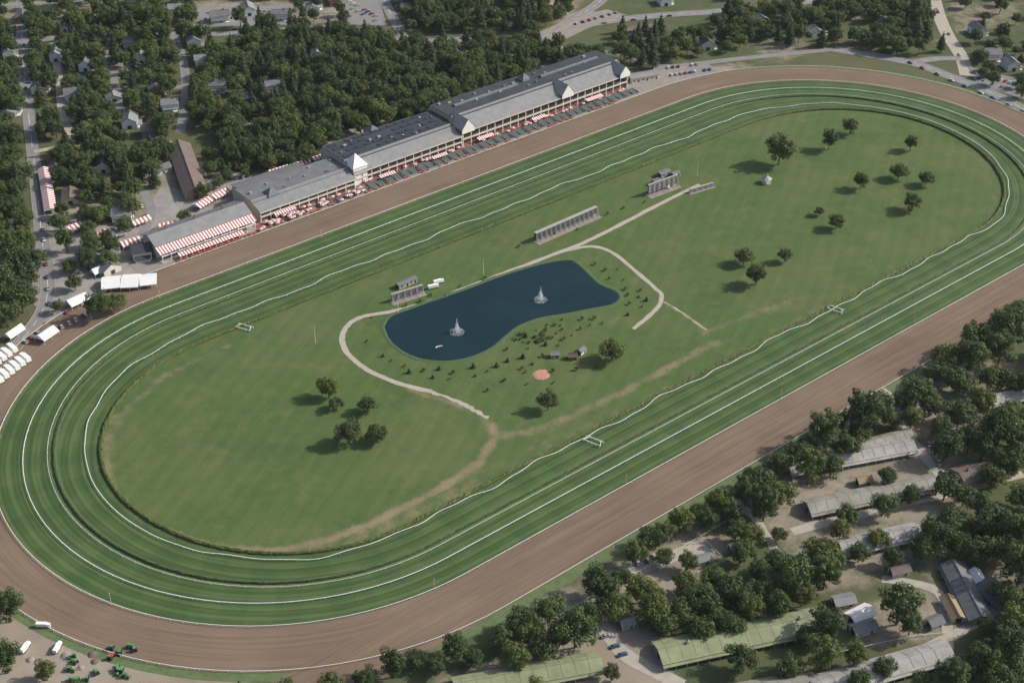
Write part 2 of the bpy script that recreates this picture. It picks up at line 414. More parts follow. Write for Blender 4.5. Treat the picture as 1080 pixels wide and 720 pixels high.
dirtpoly=[
 (px((0,645),(40,652),(110,675),(220,692),(292,700),(245,735),(0,760),(-60,700)),4,.95),
 (px((640,600),(700,578),(745,562),(775,575),(735,600),(745,640),(690,640),(655,625)),4,1),
 (px((770,525),(840,490),(1010,450),(1050,480),(1010,560),(1000,640),(960,600),(870,640),(830,600)),9,.62),
 (px((590,700),(640,660),(700,670),(720,730),(600,740)),5,.9),
 (px((880,640),(1010,600),(1080,590),(1080,640),(1010,680),(900,690)),6,.6),
 (px((420,725),(520,690),(600,660),(640,690),(520,730)),6,.6),
 (px((930,400),(970,390),(1080,370),(1080,450),(960,470)),7,.6),
 (px((580,620),(700,560),(830,490),(930,415),(1080,340),(1080,360),(940,440),(850,500),(720,580),(600,650)),6,.55),
 (px((190,0),(410,0),(400,25),(200,30)),6,.6),(px((0,0),(120,0),(100,20),(0,30)),6,.55),
 (px((990,0),(1080,0),(1080,30),(1000,40)),10,.5),
 (px((110,60),(180,60),(170,75),(110,80)),5,.6),(px((60,70),(75,70),(90,150),(60,120)),4,.6),
 (px((60,170),(160,160),(200,200),(150,240),(60,240)),8,.55)]
pavepoly=[
 (px((40,330),(62,350),(110,330),(185,303),(290,250),(380,205),(372,165),(330,175),(262,185),(232,178),(205,205),(170,195),(150,235),(95,225),(60,235),(40,250),(28,300)),2),
 (px((-20,390),(0,370),(45,340),(68,362),(0,425),(-30,430)),2),
 (px((370,150),(430,112),(480,98),(560,80),(620,62),(640,50),(560,62),(480,84),(420,98),(360,128),(340,155)),2),
 (px((560,40),(620,12),(660,15),(600,35)),3)]
def gfn(WX,WY,A,B):
    w=np.zeros(WX.shape); p=np.zeros(WX.shape)
    for pl,sf,lv in dirtpoly: w=np.maximum(w,lv*soft(WX,WY,pl,sf))
    for pl,sf in pavepoly: p=np.maximum(p,soft(WX,WY,pl,sf))
    n=.5*(np.sin(WX*.021+1)*np.sin(WY*.017)+np.sin(WX*.05)*np.sin(WY*.043+2)); w=np.maximum(w,np.clip(n,0,1))
    return w,p,None
gridmesh('ground',-760,1100,180,1500,4.0,0.0,M_ground,gfn)
S=15000
me=mkmesh('terrain',[(-S,-S,-.06),(S,-S,-.06),(S,S,-.06),(-S,S,-.06)],[(0,1,2,3)],[M_ground]); addobj('terrain',me)
# ---------------------------------------------------------------- roads and paths
ZI=[0]
def smoothline(P,n=6):
    out=[]
    for i in range(len(P)-1):
        p0=P[max(0,i-1)];p1=P[i];p2=P[i+1];p3=P[min(len(P)-1,i+2)]
        for j in range(n):
            t=j/n
            out.append(tuple(.5*((2*b)+(-a+c)*t+(2*a-5*b+4*c-d)*t*t+(-a+3*b-3*c+d)*t**3) for a,b,c,d in zip(p0,p1,p2,p3)))
    out.append(P[-1]); return out
def ribbon(name,P,w,m,z=None,jit=0,centre=False,smooth=True):
    if smooth: P=smoothline(P)
    if z is None: ZI[0]+=1; z=.02+.0025*ZI[0]
    v=[];f=[]
    for i,p in enumerate(P):
        a=P[max(0,i-1)];b=P[min(len(P)-1,i+1)]; tx,ty=b[0]-a[0],b[1]-a[1]; l=math.hypot(tx,ty) or 1; nx,ny=-ty/l,tx/l
        w1=w/2+U(-jit,jit); w2=w/2+U(-jit,jit)
        v+=[(p[0]+nx*w1,p[1]+ny*w1,z),(p[0]-nx*w2,p[1]-ny*w2,z)]
    for i in range(len(P)-1): f.append((2*i,2*i+1,2*i+3,2*i+2))
    o=addobj(name,mkmesh(name,v,f,[m]))
    if centre:
        for sd in (1,-1):
            Q=[]
            for i,p in enumerate(P):
                a=P[max(0,i-1)];b=P[min(len(P)-1,i+1)]; tx,ty=b[0]-a[0],b[1]-a[1]; l=math.hypot(tx,ty) or 1
                Q.append((p[0]-ty/l*sd*(w/2+.1),p[1]+tx/l*sd*(w/2+.1)))
            rail('road_kerb',Q,z=.2,w=.25,step=1e9,m=M_conc,closed=False,h=.2)
        vv=[];ff=[]
        for i in range(0,len(P)-1,2):
            a=P[i];b=P[i+1]; tx,ty=b[0]-a[0],b[1]-a[1]; l=math.hypot(tx,ty) or 1; nx,ny=-ty/l*.12,tx/l*.12; k=len(vv)
            vv+=[(a[0]+nx,a[1]+ny,z+.004),(a[0]-nx,a[1]-ny,z+.004),(b[0]-nx,b[1]-ny,z+.004),(b[0]+nx,b[1]+ny,z+.004)]; ff.append((k,k+1,k+2,k+3))
        addobj('road_marking',mkmesh('road_marking',vv,ff,[M_white]))
    return o
ROADS=[]
def road(P,w=8,m=M_road,centre=True,name='road'):
    P=px(*P); ROADS.append((P,w)); return ribbon(name,P,w,m,centre=centre)
road([(345,28),(400,38),(440,44),(500,42),(545,46),(575,44),(605,29),(660,20),(715,15),(760,12),(850,2),(900,-8)],11)
road([(575,44),(600,22),(625,8),(640,-5)],9)
road([(984,-8),(990,15),(1000,38),(1014,60),(1020,80)],11,M_path,False)
road([(880,52),(960,66),(1000,80),(1040,95),(1085,118),(1140,150)],11)
road([(1014,62),(990,62),(960,66)],8)
road([(22,-10),(24,60),(30,120),(38,190),(44,250),(50,310),(30,350),(-15,395)],8,M_road)
road([(118,40),(112,60),(122,90),(128,120)],6,M_road,False)
road([(-40,48),(24,44),(120,34),(230,36),(345,28)],9)
road([(400,-10),(415,20),(428,42)],8)
road([(55,45),(62,80),(66,120),(80,150)],6,M_path,False)
road([(150,200),(160,225),(145,262),(170,285)],6,M_road,False)
road([(26,90),(66,84),(120,80),(185,92),(240,84)],7,M_road,False)
road([(180,34),(192,60),(196,96),(190,140)],7,M_road,False)
road([(36,160),(90,152),(140,160),(182,150)],5,M_path,False)
road([(-40,8),(60,2),(150,-2),(345,-6)],8,M_road,False)
road([(560,46),(600,52),(660,58),(700,70),(780,62),(880,52)],7,M_road,False)
def sheet(name,P,m,z=None):
    if z is None: ZI[0]+=1; z=.02+.0025*ZI[0]
    return addobj(name,mkmesh(name,[(x,y,z) for x,y in P],[tuple(range(len(P)))],[m]))
sheet('parking_lot',px((358,-8),(398,-8),(408,28),(370,26)),M_road)
sheet('parking_lot',px((205,8),(300,6),(318,26),(215,28)),M_road)
sheet('parking_lot',px((1020,70),(1080,85),(1080,105),(1030,88)),M_road)
sheet('parking_lot',px((560,38),(600,20),(640,10),(660,16),(620,30),(590,45)),M_apron)
sheet('parking_lot',px((688,72),(745,66),(760,78),(700,90)),M_road)
IP=px((738,195),(700,213),(660,234),(620,254),(590,266),(540,285),(490,304),(450,319),(410,329),(382,334),(366,344),(361,358),(368,374),(388,390),(420,404),(455,413))
ribbon('gravel_path',IP,3.2,M_path,.085,.3)
ribbon('gravel_path',px((590,266),(622,260),(645,266),(668,284),(690,303),(698,312),(692,326),(668,347)),2.7,M_path,.09,.25)
ribbon('gravel_path',px((455,413),(480,422),(500,432),(515,441)),2.4,M_path,.092,.8)
ribbon('gravel_path',px((700,318),(720,330),(745,348)),.9,M_path,.086,.4)
for P_,w_ in (([(925,408),(945,425),(950,450),(975,480),(1000,510)],6),([(770,525),(795,545),(815,575),(835,600)],4),([(585,640),(630,655),(660,690),(720,722)],7),([(640,612),(700,590),(745,575)],8),([(1080,610),(1040,650),(960,690),(870,722)],5),([(835,560),(1000,520),(1080,500)],5),([(930,610),(990,625),(1000,690)],5)):
    P_=px(*P_); ROADS.append((P_,w_)); ribbon('dirt_road',P_,w_,M_path,None,.5)
# ---------------------------------------------------------------- pond
LK=[(405,345),(412,334),(430,327),(455,318),(490,306),(530,291),(570,279),(598,274.5),(609,279),(622,291),(632,300),(648,307),(653,314),(645,321),(625,325),(600,330),(570,335),(548,343),(535,352),(520,365),(500,375),(478,380),(455,380),(432,374),(413,361)]
lk=smoothline(px(*LK)+[g(*LK[0])],5)[:-1]
addobj('pond_water',mkmesh('pond_water',[(x,y,.11) for x,y in lk],[tuple(range(len(lk)))],[M_water]))
v=[];f=[];n=len(lk)
for i,(x,y) in enumerate(lk):
    a=lk[i-1];b=lk[(i+1)%n]; tx,ty=b[0]-a[0],b[1]-a[1]; l=math.hypot(tx,ty); nx,ny=ty/l,-tx/l
    sgn=1 if inpoly(np.array([x+nx*.5]),np.array([y+ny*.5]),lk)[0]==False else -1
    nx*=sgn;ny*=sgn; q=U(.6,1.4)
    v+=[(x-nx*.3,y-ny*.3,.06),(x+nx*.3,y+ny*.3,.35),(x+nx*(.7+q),y+ny*(.7+q),.3),(x+nx*(1.6+q),y+ny*(1.6+q),.05)]
for i in range(n):
    o=4*i;o2=4*((i+1)%n)
    for k in range(3): f.append((o+k,o+k+1,o2+k+1,o2+k))
addobj('pond_bank',mkmesh('pond_bank',v,f,[M_hedgegreen]))
def fountain(x,y,h=8.5):
    v=[];f=[]
    for i in range(1700):
        t=R()**.8; a=U(0,6.283)
        if R()<.72: z=h*R()**.7; rr=(.12+1.0*(1-z/h)**1.3)*R()**.5
        else:
            z=h*.7*(1-t*t)*U(.6,1); rr=.3+1.9*t*U(.5,1)
        s=U(.06,.15); px_,py_=x+rr*math.cos(a),y+rr*math.sin(a); k=len(v)
        z=max(.2,z)
        v+=[(px_-s,py_,z),(px_+s,py_,z),(px_,py_+s,z),(px_,py_,z+s*2.4)]; f+=[(k,k+1,k+2),(k,k+1,k+3),(k+1,k+2,k+3),(k+2,k,k+3)]
    for i in range(500):
        a=U(0,6.283); rr=4.2*R()**.8; s=U(.06,.16); px_,py_=x+rr*math.cos(a),y+rr*math.sin(a); k=len(v)
        v+=[(px_-s,py_-s,.125),(px_+s,py_-s,.125),(px_+s,py_+s,.125),(px_-s,py_+s,.125)]; f.append((k,k+1,k+2,k+3))
    addobj('water_fountain',mkmesh('water_fountain',v,f,[M_spray]))
fountain(*g(482,350),9); fountain(*g(570,316),9)
# ---------------------------------------------------------------- trees
def tree_mesh(name,seed,h=14.0,r=6.5,ncl=22,nl=120,trunkr=.38,flat=.40,m=M_leaf):
    rs=np.random.RandomState(seed)
    V=[];Fc=[];MI=[];TI=[]
    def tube(a,b,r0,r1,n=6):
        a=np.array(a,float);b=np.array(b,float);d=b-a;d/=np.linalg.norm(d)
        u=np.cross(d,[.3,.9,.1]);u/=np.linalg.norm(u);w=np.cross(d,u);o=len(V)
        for c,rr in ((a,r0),(b,r1)):
            for i in range(n):
                t=6.283*i/n; V.append(tuple(c+rr*(math.cos(t)*u+math.sin(t)*w))); TI.append(0)
        for i in range(n): Fc.append((o+i,o+(i+1)%n,o+n+(i+1)%n,o+n+i)); MI.append(1)
    lean=(rs.uniform(-.4,.4),rs.uniform(-.4,.4))
    tz=.32*h
    tube((0,0,-.2),(lean[0]*.5,lean[1]*.5,tz),trunkr,trunkr*.7,8); tube((lean[0]*.5,lean[1]*.5,tz),(lean[0],lean[1],.75*h),trunkr*.7,.08,6)
    cz=.57*h; cents=[]
    sx,sy=rs.uniform(.85,1.15),rs.uniform(.85,1.15)
    for i in range(ncl):
        ph=i*2.39996+rs.uniform(-.4,.4); ct=1-1.75*(i+.5)/ncl; st=math.sqrt(max(0,1-ct*ct)); k=rs.uniform(.42,.92)
        c=np.array([sx*r*k*st*math.cos(ph),sy*r*k*st*math.sin(ph),cz+flat*h*k*ct*.98]); cents.append((c,rs.uniform(.2,.42)*r,rs.uniform(0,1)))
    for i in range(3): cents.append((np.array([rs.uniform(-.2,.2)*r,rs.uniform(-.2,.2)*r,cz+rs.uniform(-.1,.15)*h]),.45*r,rs.uniform(0,.6)))
    for c,rc,t in cents[::3]: tube((lean[0]*.6,lean[1]*.6,tz*rs.uniform(.8,1.4)),tuple(c*np.array([.85,.85,.97])),trunkr*.4,.05,5)
    for c,rc,t in cents:
        k=int(nl*(rc/(.34*r))**2)
        d=rs.normal(size=(k,3)); d/=np.linalg.norm(d,axis=1)[:,None]
        pos=c+d*rc*rs.uniform(.55,1.12,(k,1))*np.array([1,1,.8])
        nn=d*1.0+rs.normal(size=(k,3))*.45+np.array([0,0,.35]); nn/=np.linalg.norm(nn,axis=1)[:,None]
        a=np.cross(nn,rs.normal(size=(k,3))); a/=np.linalg.norm(a,axis=1)[:,None]; b=np.cross(nn,a)
        s=rs.uniform(.22,.5,(k,1))*(r/6.5)**.5; s2=s*rs.uniform(.6,1,(k,1))
        q=np.stack([pos-a*s,pos-b*s2,pos+a*s,pos+b*s2],1)
        o=len(V); V.extend(map(tuple,q.reshape(-1,3).tolist()))
        tt=np.clip(t*.8+rs.uniform(0,.3,k),0,1); TI.extend(np.repeat(tt,4).tolist())
        for j in range(k): Fc.append((o+4*j,o+4*j+1,o+4*j+2,o+4*j+3)); MI.append(0)
    me=mkmesh(name,V,Fc,[m,M_bark],MI); at=me.attributes.new('tint','FLOAT','POINT'); at.data.foreach_set('value',TI); return me
def pine_mesh(name,seed,h=19.0,r=4.2,layers=13):
    rs=np.random.RandomState(seed); V=[];Fc=[];MI=[];TI=[]
    n=7
    for z,rr in ((-.2,.36),(h*.97,.05)):
        for i in range(n): V.append((rr*math.cos(6.283*i/n),rr*math.sin(6.283*i/n),z)); TI.append(0)
    for i in range(n): Fc.append((i,(i+1)%n,n+(i+1)%n,n+i)); MI.append(1)
    for L in range(layers):
        t=L/(layers-1); z=h*(.2+.78*t); rad=r*(1-t)**.75*rs.uniform(.75,1.1)+.35
        nb=max(4,int(9*(1-t)+3)); ph=rs.uniform(0,6.3)
        for b in range(nb):
            if rs.rand()<.1: continue
            a=ph+6.283*b/nb+rs.uniform(-.2,.2); ln=rad*rs.uniform(.7,1.15)
            k=int(9+ln*9); tint=rs.uniform(0,1)
            u=rs.uniform(.15,1,k)**.8; w=rs.normal(size=k)*.28*(ln*.35+.3)
            x=np.cos(a)*u*ln-np.sin(a)*w; y=np.sin(a)*u*ln+np.cos(a)*w; zz=z-u*ln*.22+rs.normal(size=k)*.25
            for j in range(k):
                s=rs.uniform(.25,.55)*min(1,h/12+.3); c=np.array([x[j],y[j],zz[j]])
                nn=np.array([math.cos(a)*.6,math.sin(a)*.6,.8])+rs.normal(size=3)*.4; nn/=np.linalg.norm(nn)
                e=np.cross(nn,rs.normal(size=3)); e/=np.linalg.norm(e); q=np.cross(nn,e)
                o=len(V)
                for p in (c-e*s,c-q*s*.7,c+e*s,c+q*s*.7): V.append(tuple(p)); TI.append(tint)
                Fc.append((o,o+1,o+2,o+3)); MI.append(0)
    me=mkmesh(name,V,Fc,[M_pine,M_bark],MI); at=me.attributes.new('tint','FLOAT','POINT'); at.data.foreach_set('value',TI); return me
TM=[tree_mesh('broadleaf_tree',i,h,r,nc,nl) for i,(h,r,nc,nl) in enumerate([(14,6.5,24,150),(15,6.5,28,140),(13.5,7,26,150),(16,6,24,150),(14,6.5,20,160),(15.5,6.8,30,130),(12.5,6.3,22,150),(13,6.6,34,120),(17,5.4,26,150)])]
TR_=[6.5,6.5,7,6,6.5,6.8,6.3,6.6,5.4]
PM=[pine_mesh('pine_tree',50+i,h,r) for i,(h,r) in enumerate([(20,4.8),(22,5.2),(18,5.0)])]
SM=[tree_mesh('shrub',90+i,2.3,1.4,8,34,.08,.42,M_leaf) for i in range(3)]
SP=[pine_mesh('young_spruce',70+i,3.0,1.1,7) for i in range(1)]
def tree_at(x,y,sc=1.0,k=None,name='broadleaf_tree'):
    k=random.randrange(len(TM)) if k is None else k
    s=sc*U(.97,1.03); addobj(name,TM[k],(x,y,0),U(0,6.28),(s*U(.92,1.08),s*U(.92,1.08),s*U(.88,1.08)))
def tree_crown(cx_,cy_,d,name='broadleaf_tree'):
    k=random.randrange(len(TM)-1 if name=='oak_tree' else len(TM)); by=cy_+.50*d
    p=ppm(by); s=d/p/(1.95*TR_[k]); x,y=g(cx_,by); tree_at(x,y,s,k,name)
for c in [(896,133,18),(874,149,18),(960,151,16),(821,158,32),(947,179,20),(976,187,17),(907,190,19),(961,212,21),(881,232,19),(864,222,11),(784,268,21),(827,268,17),(797,288,25),(645,366,28),(578,422,21),(347,408,23),(355,424,15),(388,425,19),(368,453,29),(398,454,23)]:
    tree_crown(*c,name='oak_tree')
LR=[(628,612,32),(606,660,42),(578,640,30),(552,650,36),(572,675,32),(545,690,30),(480,680,28),(440,690,24),(415,700,26),(655,605,24),(686,565,28),(717,546,28),(738,538,22),(758,525,28),(690,635,34),(676,618,32),(715,640,32),(740,626,38),(770,618,38),(790,638,28),(755,648,26),(800,503,36),(817,518,34),(835,602,42),(865,578,36),(868,606,28),(870,655,36),(780,690,34),(830,700,28),(865,688,32),(945,638,38),(958,655,28),(852,495,28),(875,488,26),(868,457,32),(890,467,28),(905,440,32),(925,428,32),(965,408,36),(995,375,32),(1010,400,32),(1025,356,32),(1058,345,42),(1052,372,28),(1010,432,32),(1020,460,30),(1050,450,42),(1072,460,30),(995,470,30),(893,540,24),(930,530,26),(995,512,28),(925,565,22),(985,560,38),(1002,545,30),(1045,545,42),(1070,562,38),(1075,520,32),(1060,490,26),(1075,640,42),(1060,680,38),(1035,690,36),(1015,702,30),(1075,705,36),(970,715,24),(905,715,24),(650,637,30),(620,645,26),(1078,400,30),(1070,332,30),(940,585,22),(1030,580,26),(780,580,26),(775,560,20),(800,600,26),(820,560,18),(385,712,24),(350,716,20),
 (590,665,30),(530,672,26),(700,655,26),(722,612,28),(752,606,26),(800,620,28),(815,590,28),(700,560,20),(770,540,24),(905,455,22),(880,445,22),(940,440,20),(1040,360,26),(1000,395,24),(850,470,22),(1060,580,34),(1030,530,28),(1072,600,36),(1050,710,34),(1000,716,28),(885,560,20),(640,625,24),(500,690,20),(460,700,20),(560,665,28),(1035,470,28),(1065,430,30),
 (980,425,26),(960,440,22),(1035,420,28),(1060,400,26),(970,575,28),(1010,575,28),(1025,555,26),(1055,620,30),(1070,660,34),(1040,660,26),(845,625,26),(820,640,24),(725,590,22),(790,560,24),(805,535,26),(785,520,24),(745,550,20),(700,585,20),(670,585,22),(935,500,20),(960,520,20),(1070,480,28),(1045,500,24),(990,450,24),
 (820,485,26),(838,478,24),(950,420,24),(985,392,26),(1020,380,28),(1040,398,26),(848,590,28),(880,590,24),(740,660,26),(770,655,26),(905,580,22),(1015,520,26),(850,670,24),(900,690,24),(930,700,24),
 (12,638,32),(8,692,32),(50,705,22),(-12,660,30),(80,296,18),(25,310,36),(15,268,36),(8,330,28),(105,322,26),(125,317,20),(40,272,24),(5,300,30),(62,322,14),(196,228,14),(215,200,16),(170,246,12),
 (1110,520,40),(1120,440,40),(1110,600,40),(1120,680,40),(1105,360,36)]
for c in LR: tree_crown(c[0],c[1],c[2]*1.08)
HP=[(25,22),(55,12),(95,14),(140,8),(185,14),(232,22),(262,14),(296,20),(330,10),(352,4),(240,-4),(150,-8),(90,-10),(60,62),(92,72),(150,64),(42,96),(120,105),(165,98),(95,135),(60,180),(110,178),(130,232),(205,48),(335,62),(290,95),(430,10),(470,4),(520,-6),(490,58),(745,50),(700,4),(1045,62),(1065,72),(690,-6),(860,36),(800,24),(930,24),(75,210),(150,270),(180,115),(230,95),(1030,36),(645,-8),(770,-10),(880,-12),(20,-12),(70,30),(140,50),(215,68),(80,104),(138,132),(10,60),(10,120),(160,142),(262,104),(360,52)]
HW=[g(*p) for p in HP]
EXC=[]
def excl(*a): EXC.append(px(*a))
excl((178,140),(205,135),(228,205),(188,212)); excl((40,178),(62,178),(66,230),(44,230))
excl((205,2),(310,2),(320,28),(212,30)); excl((355,-10),(398,-10),(410,30),(368,28)); excl((248,128),(290,122),(296,140),(255,146))
excl((560,38),(600,15),(660,8),(760,8),(740,22),(640,32),(590,50)); excl((690,66),(745,62),(765,78),(700,92))
def blocked(x,y,m=3):
    X=np.array([x]);Y=np.array([y])
    for pl in EXC:
        if inpoly(X,Y,pl)[0]: return True
    for P_,w in ROADS:
        if seg_dist(X,Y,P_)[0]<w/2+m: return True
    for hx,hy in HW:
        if (hx-x)**2+((hy-9-y)*.85)**2<105: return True
    s,o=invT(x,y); ds=C1-s if s<C1 else (s-C2 if s>C2 else 0)
    if 295<s<372 and o<214: return True
    if 372<s<448 and o<231: return True
    if 445<s<535 and o<250: return True
    if 535<s<730 and o<243: return True
    if math.hypot(ds,o)<185: return True
    return False
def forest(poly,sp,pine=.2,smin=.7,smax=1.15,wild=1.0,mesh=None,name=None,check=True,clear=0):
    P_=px(*poly); xs=[p[0] for p in P_];ys=[p[1] for p in P_]; x0,x1,y0,y1=min(xs),max(xs),min(ys),max(ys)
    A=(x1-x0)*(y1-y0); tries=int(A/(sp*sp)*5)
    cell={}
    X=np.random.uniform(x0,x1,tries);Y=np.random.uniform(y0,y1,tries); I=inpoly(X,Y,P_)
    for x,y in zip(X[I],Y[I]):
        x=float(x);y=float(y)
        if clear and math.sin(x*.043+1.3*math.sin(y*.021))*math.sin(y*.037+math.sin(x*.03)*1.5)>1-clear: continue
        c=(int(x//sp),int(y//sp)); ok=True
        for i in (-1,0,1):
            for j in (-1,0,1):
                for q in cell.get((c[0]+i,c[1]+j),()):
                    if (q[0]-x)**2+(q[1]-y)**2<sp*sp*.6: ok=False
        if not ok or R()>wild: continue
        if check and blocked(x,y): continue
        cell.setdefault(c,[]).append((x,y))
        if mesh: addobj(name,random.choice(mesh),(x,y,.07),U(0,6.28),(U(smin,smax),)*3)
        elif R()<pine:
            s=U(smin,smax); addobj('pine_tree',random.choice(PM),(x,y,0),U(0,6.28),(s,s,s*.9))
        else: tree_at(x,y,U(smin,smax))
forest([(-60,50),(140,18),(180,32),(250,34),(260,170),(215,140),(180,175),(140,215),(70,205),(60,160),(-60,150)],10.2,.2,.75,1.25,.95,clear=.3)
forest([(250,34),(345,30),(425,48),(480,60),(500,130),(430,150),(378,160),(340,170),(300,180),(240,178)],9.6,.3,.75,1.28,.97,clear=.12)
forest([(-60,100),(32,120),(40,290),(5,345),(-60,350)],10,.2,.8,1.25,clear=.15)
forest([(60,150),(150,150),(170,200),(150,235),(140,290),(75,290),(60,230)],13,.12,.65,1.1)
forest([(0,-40),(400,-40),(410,30),(0,40)],14,.2,.7,1.15,1.0)
forest([(418,-40),(640,-40),(600,20),(560,36),(430,36)],10.5,.25,.75,1.2,clear=.25)
forest([(460,46),(560,48),(570,52),(660,60),(690,72),(660,90),(560,110),(500,130)],9.5,.25,.75,1.15,.97,clear=.05)
forest([(640,34),(745,38),(755,62),(700,66),(650,56)],11,.3,.7,1.05,.9,clear=.1)
forest([(755,14),(985,5),(1000,55),(960,60),(880,48),(800,60),(760,56)],11,.2,.75,1.2,.9,clear=.25)
forest([(640,-40),(1140,-40),(1140,60),(1090,100),(1020,78),(1030,10),(760,0)],20,.2,.6,1.0,.85)
forest([(1030,45),(1140,60),(1140,130),(1030,85)],17,.3,.6,.95)
forest([(200,175),(262,150),(350,150),(330,172),(262,186),(230,200)],12,.15,.6,1.0)
forest([(-150,360),(-30,420),(-40,600),(-150,620)],12,.2)
forest([(1010,560),(1060,570),(1100,680),(1080,730),(1000,740)],15,.15,.7,1.0,.35)
forest([(-60,740),(400,735),(1140,735),(1140,780),(-60,780)],16,.1,.7,1.0)
forest([(640,620),(800,560),(980,470),(1080,430),(1080,720),(900,720),(640,720)],20,.05,.35,.65,.8)
forest([(372,346),(395,378),(450,402),(540,398),(600,360),(650,335),(612,335),(555,350),(525,378),(480,390),(430,388),(400,368)],8.0,0,.5,1.05,.7,SP+SM,'shrub',False)
forest([(615,272),(650,283),(688,313),(668,338),(658,338),(662,312),(640,295)],7.5,0,.5,1.1,.75,SP+SM,'shrub',False)
forest([(520,268),(600,248),(660,222),(690,215),(690,208),(640,225),(560,255)],14,0,.5,1.0,.6,SM,'shrub',False)
forest([(375,335),(420,322),(520,290),(522,294),(430,326),(385,342)],10,0,.5,1.0,.7,SM,'shrub',False)
forest([(500,400),(640,380),(660,390),(560,415),(505,415)],13,0,.5,1.2,.6,SM,'shrub',False)
# ---------------------------------------------------------------- grandstand
def stripes_slab(B,part,x0,x1,y0,z0,y1,z1,w=1.3,m1=M_red,m2=M_canvas,t=.15):
    n=max(1,int(round((x1-x0)/w))); w=(x1-x0)/n
    for i in range(n): 
        a=x0+i*w; b=a+w
        B.slab(part,m1 if i%2 else m2,(a,y0,z0),(b,y0,z0),(b,y1,z1),(a,y1,z1),t)
def stand_section(B,x0,x1,yf,zf,yr,zr,yb,yb2,zb,roof_m,flat_m,storeys=2,panels=0):
    B.box('walls',M_cream,x0+.5,x1-.5,yr-4,yb2-1,0,zb-.3)
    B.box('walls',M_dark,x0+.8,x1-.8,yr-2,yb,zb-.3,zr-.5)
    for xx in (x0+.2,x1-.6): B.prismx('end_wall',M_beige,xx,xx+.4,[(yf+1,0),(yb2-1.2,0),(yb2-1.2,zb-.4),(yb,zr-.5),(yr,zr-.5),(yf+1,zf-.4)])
    nt=12
    for i in range(nt):
        ya=yf+1+i*(yr-4-yf-1)/nt; B.box('seating_tiers',M_seat if i%2 else M_redp,x0+1,x1-1,ya,yr-3.9,.6+i*(zf-5)/nt,.6+(i+1)*(zf-5)/nt)
    n=int((x1-x0)/7)
    for i in range(n+1):
        xx=x0+.8+i*(x1-x0-1.6)/n; B.box('columns',M_white,xx-.22,xx+.22,yf+.1,yf+.5,0,zf-.45); B.box('columns',M_white,xx-.15,xx+.15,yf+7,yf+7.3,0,zf+.3)
    B.box('balcony',M_cream,x0+.6,x1-.6,yf+.0,yf+.35,zf*.42,zf*.42+1.2)
    B.box('balcony',M_beige,x0+.6,x1-.6,yf+.4,yf+6,zf*.42-.3,zf*.42)
    B.box('fascia',M_cream,x0,x1,yf-.9,yf-.5,zf-1.0,zf-.1)
    B.slab('front_roof',roof_m,(x0,yf-.8,zf),(x1,yf-.8,zf),(x1,yr,zr),(x0,yr,zr),.35)
    B.slab('flat_roof',flat_m,(x0,yr+.05,zr+.05),(x1,yr+.05,zr+.05),(x1,yb,zr+.05),(x0,yb,zr+.05),.4)
    B.slab('back_roof',roof_m,(x0,yb+.05,zr),(x1,yb+.05,zr),(x1,yb2,zb),(x0,yb2,zb),.35)
    B.box('ridge_cap',M_conc,x0,x1,yr-.3,yr+.2,zr+.06,zr+.5)
    k=int((x1-x0)/5)
    for i in range(k):
        xx=x0+2+i*(x1-x0-4)/k
        for z in range(2,int(zb)-3,4): B.box('windows',M_glass,xx,xx+2.2,yb2-1.02,yb2-.95,z,z+1.7)
    for i in range(int((x1-x0)/8)):
        xx=x0+4+i*8+U(-2,2); yy=U(yr+2,yb-4); a=U(.8,2.4); b=U(.8,1.8)
        B.box('roof_vents',random.choice([M_conc,M_metal,M_slate,M_slate2]),xx,xx+a,yy,yy+b,zr+.06,zr+U(.6,1.5))
    if panels:
        nx=int((x1-x0-6)/7)
        for i in range(nx):
            for j in range(panels):
                xx=x0+3+i*7; yy=yr+3+j*6.4
                if yy+3.6<yb and R()<.85: B.slab('roof_panels',M_panel,(xx,yy,zr+.35),(xx+5.6,yy,zr+.35),(xx+5.6,yy+3.4,zr+.6),(xx,yy+3.4,zr+.6),.12)
def cross_gable(B,xc,w,y0,y1,ze,zt,m=M_conc,fm=M_white):
    B.slab('gable_roof',m,(xc-w/2,y0,ze),(xc,y0,zt),(xc,y1,zt),(xc-w/2,y1,ze),.3)
    B.slab('gable_roof',m,(xc,y0,zt),(xc+w/2,y0,ze),(xc+w/2,y1,ze),(xc,y1,zt),.3)
    B.prismy('gable_front',fm,y0+.1,y0+.6,[(xc-w/2+.5,ze-3),(xc+w/2-.5,ze-3),(xc+w/2-.5,ze-.3),(xc,zt-.4),(xc-w/2+.5,ze-.3)])
def pyramid(B,xc,yc,w,z0,z1,m,wm=M_white,zw=0):
    B.box('tower_walls',wm,xc-w/2+.6,xc+w/2-.6,yc-w/2+.6,yc+w/2-.6,zw,z0-.02)
    h=w/2
    B.add('tower_roof',m,[(xc-h,yc-h,z0),(xc+h,yc-h,z0),(xc+h,yc+h,z0),(xc-h,yc+h,z0),(xc,yc,z1)],[(0,1,4),(1,2,4),(2,3,4),(3,0,4),(3,2,1,0)])
G=Parts(); SO=370.0; OO=192.0
stand_section(G,170,328,0,12,13,18.5,38,42,14.5,M_slate,M_flat,panels=0)
stand_section(G,78,169.6,-1,10,10,15,37,41,11.5,M_slate,M_flat,panels=4)
stand_section(G,4,77.6,-4,8,6,11.5,26,32,8.5,M_slate,M_slate2,panels=0)
cross_gable(G,174,12,-2,15,14,21); cross_gable(G,266,12,-2,15,14,21); cross_gable(G,323,11,-2,15,14,20)
pyramid(G,84,5,12,13,21,M_canvas)
pyramid(G,20,8,9,11.5,15.5,M_slate2,M_cream)
pyramid(G,250,30,7,20,24,M_slate2,M_beige,18)
